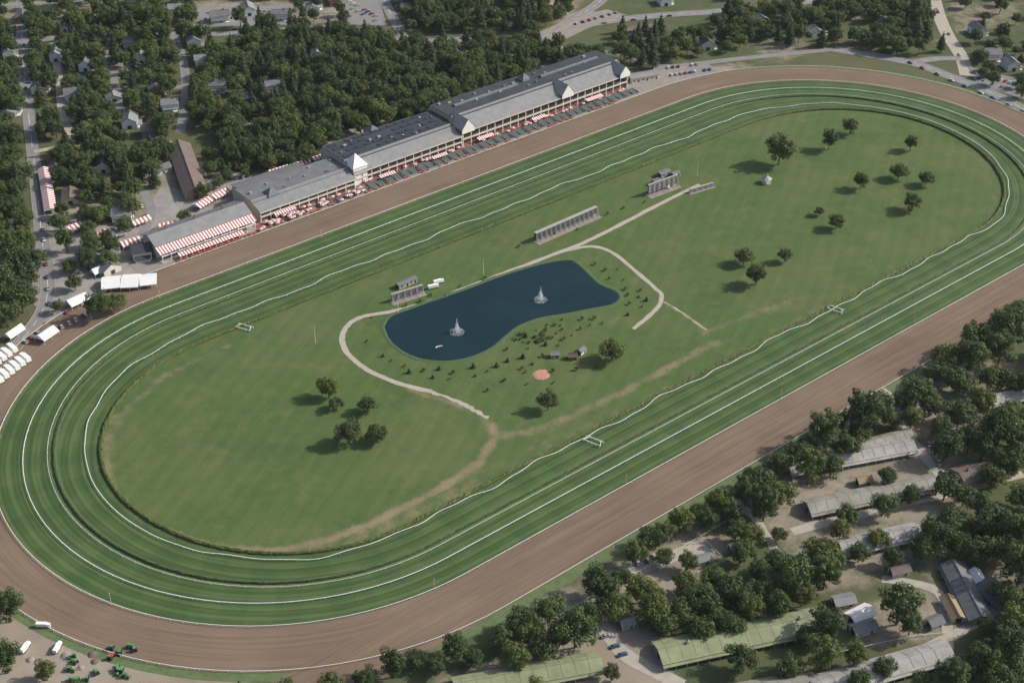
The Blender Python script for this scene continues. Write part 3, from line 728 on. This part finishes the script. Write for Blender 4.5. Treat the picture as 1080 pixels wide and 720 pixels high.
pyramid(G,120,38,10,14,18,M_slate2,M_beige)
for a,b in ((182,240),(262,318)): 
    G.prismx('roof_monitor',M_slate2,a,b,[(24,18.6),(27,18.6),(27,19.5),(25.5,20.0),(24,19.5)])
G.box('annex_walls',M_cream,86,160,41.5,50,0,7); G.box('annex_roof',M_slate2,85.5,160.5,41.2,50.5,7.02,7.5)
G.box('annex_walls',M_beige,185,290,42.5,48,0,8); G.slab('annex_roof',M_flat,(184,42.2,9.5),(291,42.2,9.5),(291,49,8.2),(184,49,8.2),.3)
G.box('annex_walls',M_cream,10,60,33,42,0,6); G.slab('annex_roof',M_slate2,(9,32.5,8.3),(61,32.5,8.3),(61,43,6.5),(9,43,6.5),.3)
for a,b in ((182,196),(232,244),(284,300)): stripes_slab(G,'front_awning',a,b,-4,3.2,-.9,4.2,.9)
for a,b in ((96,108),(140,152),(14,30)): stripes_slab(G,'front_awning',a,b,-7,3.2,-4.2,4.0,.9)
gl=T(SO,OO); place('grandstand',G.meshes(),(gl[0],gl[1],0),ANG)
K=Parts()
K.box('walls',M_cream,0,66,3,20,0,8.5)
K.slab('roof',M_slate,(-1,1.5,9),(67,1.5,9),(67,11,13),(-1,11,13),.35); K.slab('roof',M_slate2,(-1,11.05,13),(67,11.05,13),(67,22,9),(-1,22,9),.35)
for xx in (0.1,65.5): K.prismx('end_wall',M_cream,xx,xx+.4,[(3,8.5),(20,8.5),(11,12.2)])
stripes_slab(K,'upper_awning',-1,67,-4.5,6.2,1.4,8.6,1.0)
stripes_slab(K,'lower_awning',10,56,-8.5,2.8,-4.9,3.8,1.0)
for i in range(12):
    K.box('columns',M_white,i*5.9,i*5.9+.3,-4.4,-4.1,0,6.0); K.box('columns',M_white,i*4.1+10.2,i*4.1+10.4,-8.3,-8.1,0,2.7)
    K.box('windows',M_glass,i*5.4+1.5,i*5.4+4,2.93,2.98,1,3.4); K.box('windows',M_glass,i*5.4+1.5,i*5.4+4,2.93,2.98,5.0,7.6)
K.box('deck',M_conc,-1,67,-5,3,.1,.4); K.box('balcony',M_white,0,66,-4.0,2.9,3.9,4.2)
for i in range(3): K.box('chimney',M_brick,12+i*20,13.4+i*20,12,13.2,12,15)
gl=T(302,187); place('clubhouse',K.meshes(),(gl[0],gl[1],0),ANG)
# ---------------------------------------------------------------- apron
ring_pts=lambda s0,s1,o,n=40:[T(s0+(s1-s0)*i/n,o) for i in range(n+1)]
ring_strip('apron_pavement',ring_pts(285,760,177.3),ring_pts(285,760,200),.09,M_apron,False)
def seatblock():
    B=Parts(); 
    for i in range(7):
        B.box('benches',M_seat,.3,11.2,i*.9+.1,i*.9+.75,.05+i*.1,.5+i*.12)
    for xx in (-.15,5.7,11.52): B.box('edge',M_conc,xx,xx+.13,0,6.5,.02,1.3)
    return B.meshes()
SB=seatblock()
for i in range(21):
    s=415+i*13.6; x,y=T(s,180.5); place('bench_block',SB,(x,y,.1),ANG,(1,1.25 if s>450 else .6,1))
B=Parts()
B.box('top',M_redp,-.9,.9,-.4,.4,.68,.76); B.box('bench',M_redp,-.9,.9,-.95,-.6,.4,.47); B.box('bench',M_redp,-.9,.9,.6,.95,.4,.47)
for q in (-.6,.6): B.box('legs',M_redp,q-.05,q+.05,-.85,.85,.3,.38); B.box('legs',M_redp,q-.05,q+.05,-.3,-.2,0,.68); B.box('legs',M_redp,q-.05,q+.05,.2,.3,0,.68)
PT=B.single('picnic_table')
for i in range(440):
    s=U(310,450) if i<190 else U(450,690); 
    if s<450: o=U(178.3,187.0) if s>368 else U(177.8,179.6)
    else: o=U(189.0,191) if R()<.6 else U(178.2,180.3)
    x,y=T(s,o); addobj('picnic_table',PT,(x,y,.1),ANG+U(-.3,.3),(1,1,1))
B=Parts(); n=10
B.cyl('pole',M_white,0,0,0,2.6,.05,.05,6)
v=[(1.6*math.cos(6.283*i/n),1.6*math.sin(6.283*i/n),2.1) for i in range(n)]+[(0,0,2.75)]
for i in range(n): B.add('canopy',M_red if i%2 else M_canvas,[v[i],v[(i+1)%n],v[n]],[(0,1,2)])
UM=B.single('parasol')
for i in range(90):
    if i<50: s=U(368,450);o=U(178,187)
    else: s=U(450,700); o=U(188.8,191)
    x,y=T(s,o); addobj('parasol',UM,(x,y,.1),U(0,6),(1.0,)*3)
# ---------------------------------------------------------------- tents and canopies
def tent(L,W,h=3,rh=2.4,striped=False):
    B=Parts()
    n=max(2,int(L/1.3)) if striped else max(1,int(round(L/5)))
    for i in range(n):
        a=-L/2+L*i/n; b=-L/2+L*(i+1)/n; m=(M_red if i%2 else M_canvas) if striped else M_canvas
        B.slab('canopy',m,(a,-W/2,h),(b,-W/2,h),(b,0,h+rh),(a,0,h+rh),.06); B.slab('canopy',m,(a,0.01,h+rh),(b,0.01,h+rh),(b,W/2,h),(a,W/2,h),.06)
        B.box('valance',m,a,b,-W/2-.03,-W/2,h-.6,h-.05); B.box('valance',m,a,b,W/2,W/2+.03,h-.6,h-.05)
    for xx in (-L/2+.02,L/2-.08): B.prismx('gable',M_canvas,xx,xx+.06,[(-W/2,h-.1),(W/2,h-.1),(0,h+rh-.15)])
    k=max(2,int(L/4)+1)
    for i in range(k):
        xx=-L/2+.15+(L-.3)*i/(k-1)
        for yy in (-W/2+.15,W/2-.15): B.cyl('posts',M_white,xx,yy,0,h-.1,.08,n=6)
    return B.meshes()
def poly_place(name,a,b,W,h=3,rh=2.4,striped=False):
    A=g(*a);Bq=g(*b); L=math.hypot(A[0]-Bq[0],A[1]-Bq[1]); an=math.atan2(Bq[1]-A[1],Bq[0]-A[0])
    place(name,tent(L,W,h,rh,striped),((A[0]+Bq[0])/2,(A[1]+Bq[1])/2,.03),an)
for a,b,W in (((108,303),(128,301),14),((129,301),(148,300),15),((148,300),(166,298),13),((42,362),(58,351),8),((8,360),(24,349),6),((72,325),(92,316),9),((98,292),(112,286),6),((150,190),(165,186),6),((118,252),(132,248),6)):
    poly_place('marquee_tent',a,b,W)
for a,b,W in (((47,182),(54,226),8),((68,248),(88,239),9),((89,238),(108,231),9),((98,252),(122,246),8),((128,262),(148,256),8),((152,255),(168,250),7),((207,222),(222,213),8),((224,212),(240,204),8),((218,234),(238,224),6),((254,200),(270,194),7),((274,192),(292,186),7),((284,186),(304,180),6),((306,180),(326,173),6),((330,172),(356,163),6),((168,243),(186,239),6),((140,240),(158,233),6),((240,222),(256,214),6),((262,208),(276,202),5)):
    poly_place('striped_canopy',a,b,W,3,1.8,True)
# ---------------------------------------------------------------- generic buildings
def gable_building(L,W,hw,rh,roof,wall,ov=.7,doors=6,vents=0,lean=0):
    B=Parts()
    B.box('walls',wall,-L/2,L/2,-W/2,W/2,0,hw)
    for xx in (-L/2+.02,L/2-.22): B.prismx('walls',wall,xx,xx+.2,[(-W/2,hw),(W/2,hw),(0,hw+rh-.2)])
    sl=rh/(W/2); e=hw-ov*sl+.15
    B.slab('roof',roof,(-L/2-ov,-W/2-ov,e),(L/2+ov,-W/2-ov,e),(L/2+ov,0,hw+rh+.15),(-L/2-ov,0,hw+rh+.15),.22)
    B.slab('roof',roof,(-L/2-ov,.01,hw+rh+.15),(L/2+ov,.01,hw+rh+.15),(L/2+ov,W/2+ov,e),(-L/2-ov,W/2+ov,e),.22)
    B.box('ridge_cap',roof,-L/2-ov,L/2+ov,-.2,.2,hw+rh+.1,hw+rh+.28)
    n=max(2,int(L/3.7))
    for i in range(n):
        xx=-L/2+(i+.5)*L/n
        for sd in (-1,1):
            y0=sd*(W/2+.03); B.box('doors' if i%2 else 'windows',M_dark if i%2 else M_glass,xx-.6,xx+.6,min(y0,y0-sd*.06),max(y0,y0-sd*.06),.1 if i%2 else 1.1,2.2)
    for sd in (-1,1):
        B.box('doors',M_dark,sd*(L/2+.03)-.03,sd*(L/2+.03)+.03,-1.4,1.4,.1,min(2.8,hw-.1))
    for i in range(vents):
        xx=-L/2+(i+.5)*L/vents; B.box('cupola',M_cream,xx-.6,xx+.6,-.6,.6,hw+rh-.2,hw+rh+1.0); 
        B.add('cupola',roof,[(xx-.85,-.85,hw+rh+1.0),(xx+.85,-.85,hw+rh+1.0),(xx+.85,.85,hw+rh+1.0),(xx-.85,.85,hw+rh+1.0),(xx,0,hw+rh+1.7)],[(0,1,4),(1,2,4),(2,3,4),(3,0,4)])
    if lean:
        for sd in (-1,1):
            B.slab('shed_row_roof',roof,(-L/2-ov,sd*(W/2+.3),hw-.35),(L/2+ov,sd*(W/2+.3),hw-.35),(L/2+ov,sd*(W/2+lean),hw-1.1),(-L/2-ov,sd*(W/2+lean),hw-1.1),.15)
            for i in range(int(L/5)+1):
                xx=-L/2+i*5; B.box('posts',M_cream,xx-.1,xx+.1,sd*(W/2+lean-.3)-.1,sd*(W/2+lean-.3)+.1,0,hw-1.3)
        for i in range(int(L/6)):
            xx=-L/2+3+i*6
            for sd in (-1,1):
                B.slab('roof_joints',M_barnwall,(xx,sd*(W/2),hw+.24),(xx+.2,sd*(W/2),hw+.24),(xx+.2,sd*.3,hw+rh+.14),(xx,sd*.3,hw+rh+.14),.05)
    return B.meshes()
def bld(name,a,b,W,hw,rh,roof,wall=M_barnwall,vents=0,lean=0,h=None):
    h=hw+rh*.5 if h is None else h
    A=g(*a,h);Bq=g(*b,h); L=math.hypot(A[0]-Bq[0],A[1]-Bq[1]); an=math.atan2(Bq[1]-A[1],Bq[0]-A[0])
    place(name,gable_building(L,W,hw,rh,roof,wall,vents=vents,lean=lean),((A[0]+Bq[0])/2,(A[1]+Bq[1])/2,0),an)
for a,b,W,r_ in (((852,532),(985,505),9.5,M_barnroof),((886,574),(968,556),9,M_barnroof2),((832,490),(962,466),9,M_barnroof2),((1038,420),(1100,406),9,M_barnroof2),((695,686),(872,648),12.5,M_barngreen),((480,722),(632,694),10,M_barngreen),((858,722),(1000,682),10,M_barnroof2),((1005,592),(1035,650),10,M_slate2),((1012,500),(1064,486),12,M_brownroof),((1040,612),(1075,640),10,M_slate2),((905,470),(960,455),8,M_barnroof),((1075,345),(1110,335),12,M_slate),((740,735),(850,715),9,M_barnroof)):
    bld('horse_barn',a,b,W,3.6,2.3,r_,vents=3 if W>10 else 0,lean=1.8)
for a,b,W,r_ in (((898,650),(918,640),7,M_canvas),((900,662),(922,655),6,M_slate),((880,632),(900,628),6,M_slate),((1028,600),(1035,612),5,M_canvas),((770,575),(790,570),6,M_slate2),((560,705),(575,700),5,M_brownroof),((1000,628),(1012,650),6,M_tan),((940,600),(958,596),5,M_brownroof),((735,588),(748,584),4,M_slate),((980,655),(992,650),5,M_slate2),((905,505),(918,502),4,M_tan),((655,655),(668,652),4,M_slate)):
    bld('stable_cottage',a,b,W,2.8,1.6,r_,M_cream)
bld('brown_roof_pavilion',(188,150),(206,200),15,5,4,M_brownroof,M_tan)
bld('admissions_building',(252,135),(286,126),10,5,3,M_slate2,M_cream)
bld('admissions_building',(88,262),(118,280),12,4.5,3,M_slate2,M_cream)
bld('service_building',(95,268),(125,262),8,4,2,M_slate,M_beige)
bld('service_building',(664,80),(692,75),9,4,1.5,M_slate,M_cream)
bld('service_building',(660,30),(700,24),8,3,1.5,M_brownroof,M_beige)
bld('service_building',(150,180),(178,172),8,4,2,M_slate2,M_cream)
def house(seed):
    rd=random.Random(seed); L=rd.uniform(10,14); W=rd.uniform(8,10); hw=rd.choice([3.2,5.6,5.8]); rh=rd.uniform(2.4,3.4)
    ro=rd.choice([M_slate,M_slate2,M_brownroof,M_flat,M_slate2]); wa=rd.choice([M_white,M_cream,M_beige,M_brick,M_cream])
    ms=gable_building(L,W,hw,rh,ro,wa,.5)
    B=Parts(); B.box('chimney',M_brick,L*.2,L*.2+.9,-.45,.45,hw+rh-1,hw+rh+1.3)
    B.box('porch',M_white,-L/2+1,L/2-1,-W/2-2.4,-W/2-.05,0,.5); B.slab('porch_roof',ro,(-L/2+.8,-W/2-2.7,2.7),(L/2-.8,-W/2-2.7,2.7),(L/2-.8,-W/2-.03,3.1),(-L/2+.8,-W/2-.03,3.1),.15)
    for i in range(4): xx=-L/2+1.2+i*(L-2.4)/3; B.box('porch_posts',M_white,xx-.1,xx+.1,-W/2-2.4,-W/2-2.2,.5,2.6)
    ms.update(B.meshes()); return ms
HS=[house(i) for i in range(9)]
for i,a in enumerate(HW):
    place('house',HS[i%9],(a[0],a[1],0),ANG*.3+random.choice([0,math.pi/2])+U(-.15,.15),(U(.95,1.3),U(.95,1.2),1))
# ---------------------------------------------------------------- infield structures
def board(name,a,b,h,z0,deep,back=M_metal,face=M_dark,th=1.2,frame=M_conc):
    A=g(*a);Bq=g(*b); L=math.hypot(A[0]-Bq[0],A[1]-Bq[1]); an=math.atan2(Bq[1]-A[1],Bq[0]-A[0])
    B=Parts()
    B.box('board',face,0,L,th*.5,th,z0,z0+h); B.box('board_back',back,0,L,th*.4,th*.5-.01,z0+.2,z0+h-.2)
    B.box('cornice',M_conc,-.3,L+.3,.1,th+.2,z0+h+.01,z0+h+.4)
    n=max(3,int(L/4.0))
    for i in range(n+1):
        xx=L*i/n; B.box('frame',frame,xx-.1,xx+.1,-.1,.35,0,z0+h)
        B.slab('brace',frame,(xx-.08,-deep,.15),(xx+.08,-deep,.15),(xx+.08,-.1,z0+h*.8),(xx-.08,-.1,z0+h*.8),.15)
        B.box('ribs',M_conc,xx-.1,xx+.1,-deep,-.12,.05,.2)
    for k in range(3): zz=z0+h*(.15+.35*k); B.box('frame_rails',frame,0,L,-.25,-.12,zz,zz+.14)
    B.box('platform',M_apron,-1,L+1,-deep-1,2.2,.02,.12)
    place(name,B.meshes(),(A[0],A[1],.1),an)
board('tote_board',(566,256),(630,228),4.4,1.8,2.5,back=M_dgreen,face=M_dgreen,th=2.4,frame=M_metal)
board('video_screen',(684,207),(714,196),6.0,1.8,3,back=M_slate,frame=M_conc)
board('video_screen',(414,319),(446,309),4.0,1,2.5,back=M_slate2,frame=M_metal)
board('odds_board',(728,204),(752,197),1.8,.6,1.0,back=M_dgreen,face=M_dgreen)
B=Parts()
B.box('truck_body',M_white,0,7,0,2.5,1,3.4,.05); B.box('cab',M_white,7.1,9,0.1,2.4,.8,2.8,.15); B.box('windscreen',M_glass,8.2,9.02,.3,2.2,1.7,2.5)
for q in (1,2.2,7.8):
    for w in (.1,2.4): B.hcyl('wheels',M_black,q,w,.5,.5,.3)
TRUCK=B.single('box_truck')
for x_,y_,a_ in ((452,306,.4),(458,301,.5),(705,200,1.2)): a=g(x_,y_); addobj('box_truck',TRUCK,(a[0],a[1],.1),a_,(.75,)*3)
for (x0_,y0_),(x1_,y1_),n_ in (((0,408),(34,382),7),((-14,398),(20,372),7)):
    for i in range(n_):
        t=i/(n_-1); a=g(x0_+(x1_-x0_)*t,y0_+(y1_-y0_)*t); addobj('box_truck',TRUCK,(a[0],a[1],.05),ANG+.12+math.pi/2+U(-.05,.05),(1.0,1.15,1.05))
for x_,y_,L,W in ((425,302,8,4),(434,298,6,4),(700,185,9,5),(692,194,6,4),(712,186,6,4)):
    a=g(x_,y_); place('equipment_shed',gable_building(L,W,2.8,.5,M_slate2,M_conc,.3),(a[0],a[1],.05),ANG)
B=Parts(); n=8
B.cyl('base',M_conc,0,0,0,.5,3.4,3.4,8)
for i in range(n): a=6.283*(i+.5)/n; B.cyl('columns',M_white,2.9*math.cos(a),2.9*math.sin(a),.5,3.2,.14,n=6)
B.cyl('roof',M_conc,0,0,3.2,4.9,3.8,1.2,8); B.cyl('cupola',M_white,0,0,4.92,5.7,.8,.8,8); B.cyl('cupola_roof',M_slate,0,0,5.72,7,1.1,.05,8); B.cyl('finial',M_white,0,0,7,8,.05,.03,6)
a=g(808,193); place('gazebo',B.meshes(),(a[0],a[1],.07),.2)
for x_,y_,r_,w_ in ((613,372,M_slate2,M_white),(585,376,M_slate,M_beige),(604,378,M_brownroof,M_tan)):
    a=g(x_,y_); place('garden_cottage',gable_building(4.4,3.4,2.3,1.3,r_,w_,.4),(a[0],a[1],.08),U(0,1))
n=40; a=g(571,395)
P_=[(a[0]+(4.8+U(-.4,.4))*math.cos(6.283*i/n),a[1]+(4.8+U(-.4,.4))*math.sin(6.283*i/n)) for i in range(n)]
v=[(x,y,.1) for x,y in P_]+[(a[0]+(x-a[0])*.7,a[1]+(y-a[1])*.7,.35+U(-.06,.06)) for x,y in P_]+[(a[0],a[1],.45)]
addobj('flower_bed',mkmesh('flower_bed',v,[(i,(i+1)%n,n+(i+1)%n,n+i) for i in range(n)]+[(n+i,n+(i+1)%n,2*n) for i in range(n)],[M_flower]))
for i in range(26):
    x_,y_=U(540,600),U(345,362); a=g(x_,y_-.35*(x_-570)); 
    if inpoly(np.array([a[0]]),np.array([a[1]]),lk)[0]: continue
    s=U(.3,.8); addobj('flower_clump',SM[i%3],(a[0],a[1],.05),U(0,6),(s*1.5,s*1.5,s))
def gate(x_,y_,an):
    B=Parts()
    for k,yy in enumerate((0,3.6)):
        B.box('rail',M_white,0,10,yy,yy+.25,1.0,1.2)
        for i in range(5): B.box('posts',M_white,i*2.4,i*2.4+.15,yy+.1,yy+.25,0,1.0)
    B.slab('hinged_rail',M_white,(10,0,1.2),(10.3,0,1.2),(8.5,3.6,1.2),(8.2,3.6,1.2),.2)
    B.slab('hinged_rail',M_white,(0,0,1.2),(.3,0,1.2),(1.9,3.6,1.2),(1.6,3.6,1.2),.2)
    a=g(x_,y_); place('rail_gate',B.meshes(),(a[0],a[1],.14),an)
gate(248,346,ANG-1.1); gate(615,465,ANG-1.25); gate(871,326,ANG-1.3)
B=Parts(); B.cyl('mast',M_white,0,0,0,11,.13,.07,6); B.box('lamp_head',M_metal,-.5,.5,-.15,.15,10.9,11.2); B.cyl('base',M_conc,0,0,0,.4,.35,.3,8)
LP=B.single('lamp_post')
for x_,y_ in ((333,362),(510,290),(735,186),(420,330)): a=g(x_,y_); addobj('lamp_post',LP,(a[0],a[1],.1))
B=Parts()
for i in range(6): B.cyl('pole',M_redp if i%2 else M_white,0,0,i*.8,(i+1)*.8,.12,.12,6)
B.cyl('ball',M_white,0,0,4.8,5.1,.2,.1,8); FP=B.single('furlong_pole')
RR=ring(148,149,148,149)
for i in range(0,len(RR),18): addobj('furlong_pole',FP,(RR[i][0],RR[i][1],.1))
a=g(463,366)
B=Parts(); v=[]
for k,(xx,w,z) in enumerate(((-2.2,.05,.5),(-1.2,.6,.4),(0,.75,.35),(1.2,.6,.4),(2.2,.05,.5))): v+=[(xx,-w,z),(xx,-w*.5,0),(xx,w*.5,0),(xx,w,z)]
B.add('hull',M_white,v,[(4*i+j,4*i+4+j,4*i+5+j,4*i+1+j) for i in range(4) for j in range(3)]); B.box('thwart',M_tan,-.2,.2,-.6,.6,.28,.33)
addobj('rowing_boat',B.single('rowing_boat'),(a[0],a[1],.1),.5,(1.0,)*3)
# ---------------------------------------------------------------- vehicles
def car_mesh(col,seed):
    m=mat('car_paint_%d'%seed,col,.3,.03,1); B=Parts()
    prof=[(-2.2,.35),(2.2,.35),(2.25,.7),(2.1,.88),(1.1,.98),(-1.75,1.02),(-2.2,.95)]
    B.prismy('body',m,-.87,.87,prof)
    B.add('cabin',M_glass,[(1.05,-.8,.98),(1.05,.8,.98),(-1.7,.8,1.0),(-1.7,-.8,1.0),(.4,-.62,1.4),(.4,.62,1.4),(-1.1,.62,1.42),(-1.1,-.62,1.42)],[(0,1,5,4),(1,2,6,5),(2,3,7,6),(3,0,4,7)])
    B.box('roof',m,-1.15,.45,-.66,.66,1.425,1.48)
    for q in (-1.4,1.4):
        for w in (-.8,.8): B.hcyl('wheels',M_black,q,w,.34,.34,.22)
    return B.single('parked_car')
CM=[car_mesh(c,i) for i,c in enumerate([(.5,.5,.5),(.65,.65,.65),(.05,.05,.06),(.3,.31,.33),(.3,.05,.04),(.05,.09,.2),(.35,.33,.28)])]
def cars_row(a,b,n,an=0,jit=.3):
    A=g(*a);Bq=g(*b); base=math.atan2(Bq[1]-A[1],Bq[0]-A[0])
    for i in range(n):
        if R()<.2: continue
        t=(i+U(-.1,.1))/max(1,n-1); addobj('parked_car',random.choice(CM),(A[0]+(Bq[0]-A[0])*t,A[1]+(Bq[1]-A[1])*t,.1),base+an+U(-.05,.05)*jit)
cars_row((215,14),(300,12),18,1.57); cars_row((218,20),(308,18),18,1.57); cars_row((365,0),(400,20),10,1.57); cars_row((372,10),(396,22),5,1.57)
cars_row((1030,82),(1080,100),12,1.57); cars_row((1026,76),(1080,92),12,1.57); cars_row((960,67),(1080,118),9,0)
cars_row((450,45),(740,14),9,0); cars_row((990,15),(1012,58),3,0); cars_row((45,230),(52,320),8,0); cars_row((70,330),(100,312),5,1.2); cars_row((235,190),(262,186),8,1.2)
cars_row((66,345),(95,330),5,1.2); cars_row((70,282),(110,270),6,1.2); cars_row((20,366),(40,352),4,1.3)
cars_row((705,72),(740,68),8,1.2); cars_row((708,80),(748,74),9,1.2); cars_row((600,28),(650,14),8,1.3); cars_row((655,600),(690,588),5,1.4); cars_row((640,672),(665,700),4,1.4); cars_row((150,218),(160,250),4); cars_row((980,470),(1000,510),5,0)
cars_row((130,34),(330,30),8,0); cars_row((24,20),(28,110),7,0); cars_row((30,88),(180,90),7,0); cars_row((380,138),(440,108),8,1.4)
def tractor(col,sd):
    m=mat('machine_paint_%d'%sd,col,.5,.1,1); B=Parts()
    B.box('hood',m,.2,2.3,-.45,.45,.8,1.6,.05); B.box('cab',M_glass,-1.2,.15,-.65,.65,1.0,2.5,.1); B.box('cab_roof',m,-1.3,.25,-.75,.75,2.52,2.68); B.box('chassis',M_black,-1.3,2.2,-.35,.35,.55,.8)
    for w in (-.95,.95): B.hcyl('rear_wheels',M_black,-.8,w,.85,.85,.45,14); B.hcyl('front_wheels',M_black,1.7,w*.85,.5,.5,.3,12)
    B.cyl('exhaust',M_black,1.2,.3,1.6,2.5,.05,n=6)
    return B.single('tractor')
TR=[tractor(c,i) for i,c in enumerate([(.06,.24,.07),(.07,.28,.1),(.42,.07,.05)])]
for i in range(16):
    a=g(U(75,150),U(680,718)); addobj('tractor',TR[i%3 if i%4==0 else i%2],(a[0],a[1],.05),U(0,6.28),(.9,)*3)
for x_,y_ in ((38,662),(25,690),(60,690)): a=g(x_,y_); addobj('box_truck',TRUCK,(a[0],a[1],.05),U(0,6.28),(.7,)*3)
for i in range(7):
    B=Parts(); n=14; r_=U(1.2,2.6); h_=r_*.45
    v=[(r_*U(.85,1.15)*math.cos(6.283*k/n),r_*U(.85,1.15)*math.sin(6.283*k/n),0) for k in range(n)]+[(r_*.5*U(.8,1.2)*math.cos(6.283*k/n),r_*.5*U(.8,1.2)*math.sin(6.283*k/n),h_*.7) for k in range(n)]+[(0,0,h_)]
    B.add('heap',[M_apron,M_apron,M_brownroof][i%3],v,[(k,(k+1)%n,n+(k+1)%n,n+k) for k in range(n)]+[(n+k,n+(k+1)%n,2*n) for k in range(n)])
    a=g(U(20,130),U(682,716)); addobj('soil_heap',B.single('soil_heap'),(a[0],a[1],0))
rail('paddock_fence',px((560,668),(620,632),(700,590),(770,548)),1.2,.12,3,M_white,False)
rail('paddock_fence',px((880,690),(960,672),(1000,668)),1.2,.12,3,M_white,False)
rail('paddock_fence',px((720,575),(745,572),(765,592),(735,605)),1.2,.12,3,M_white,False)
# ---------------------------------------------------------------- thin summer haze: real scattering air over the whole site
hm=bpy.data.materials.new('hazy_air'); hm.use_nodes=True; hn=hm.node_tree
for nd in list(hn.nodes):
    if nd.type!='OUTPUT_MATERIAL': hn.nodes.remove(nd)
vs=hn.nodes.new('ShaderNodeVolumeScatter'); vs.inputs['Density'].default_value=1.8e-5; vs.inputs['Color'].default_value=(.93,.96,1,1); vs.inputs['Anisotropy'].default_value=.1
hn.links.new(vs.outputs[0],[n for n in hn.nodes if n.type=='OUTPUT_MATERIAL'][0].inputs['Volume'])
a_,h_=5000.0,900.0
v=[(x,y,z) for z in (-2,h_) for x,y in ((-a_,-a_),(a_,-a_),(a_,a_),(-a_,a_))]
ho=addobj('hazy_air',mkmesh('hazy_air',v,[(3,2,1,0),(4,5,6,7),(0,1,5,4),(1,2,6,5),(2,3,7,6),(3,0,4,7)],[hm])); ho.display_type='WIRE'
# ---------------------------------------------------------------- light, sky, camera
EL=math.radians(36); AZ=math.atan2(1,.22)
Sv=Vector((math.cos(EL)*math.sin(AZ),math.cos(EL)*math.cos(AZ),math.sin(EL)))
ld=bpy.data.lights.new('sun','SUN'); ld.energy=4.7; ld.angle=math.radians(.53); ld.color=(1,.95,.87)
lo=bpy.data.objects.new('sun',ld); lo.rotation_euler=Sv.to_track_quat('Z','Y').to_euler(); lo.location=(0,0,500); COL.objects.link(lo)
w=bpy.data.worlds.new('World'); scene.world=w; w.use_nodes=True
nt=w.node_tree; sk=nt.nodes.new('ShaderNodeTexSky'); sk.sky_type='NISHITA'; sk.sun_disc=False; sk.sun_elevation=EL; sk.sun_rotation=AZ
sk.air_density=1.0; sk.dust_density=3
bg=nt.nodes['Background']; bg.inputs[1].default_value=.14; nt.links.new(sk.outputs[0],bg.inputs[0])
cd=bpy.data.cameras.new('camera'); cd.sensor_width=36; cd.lens=F0/1080*36; cd.clip_start=1; cd.clip_end=30000
co=bpy.data.objects.new('camera',cd); co.location=(0,0,H); co.rotation_euler=(math.pi/2-TH,0,0); COL.objects.link(co)
scene.camera=co
scene.view_settings.view_transform='Standard'; scene.view_settings.look='None'; scene.view_settings.exposure=0
print('objects',len(bpy.data.objects))
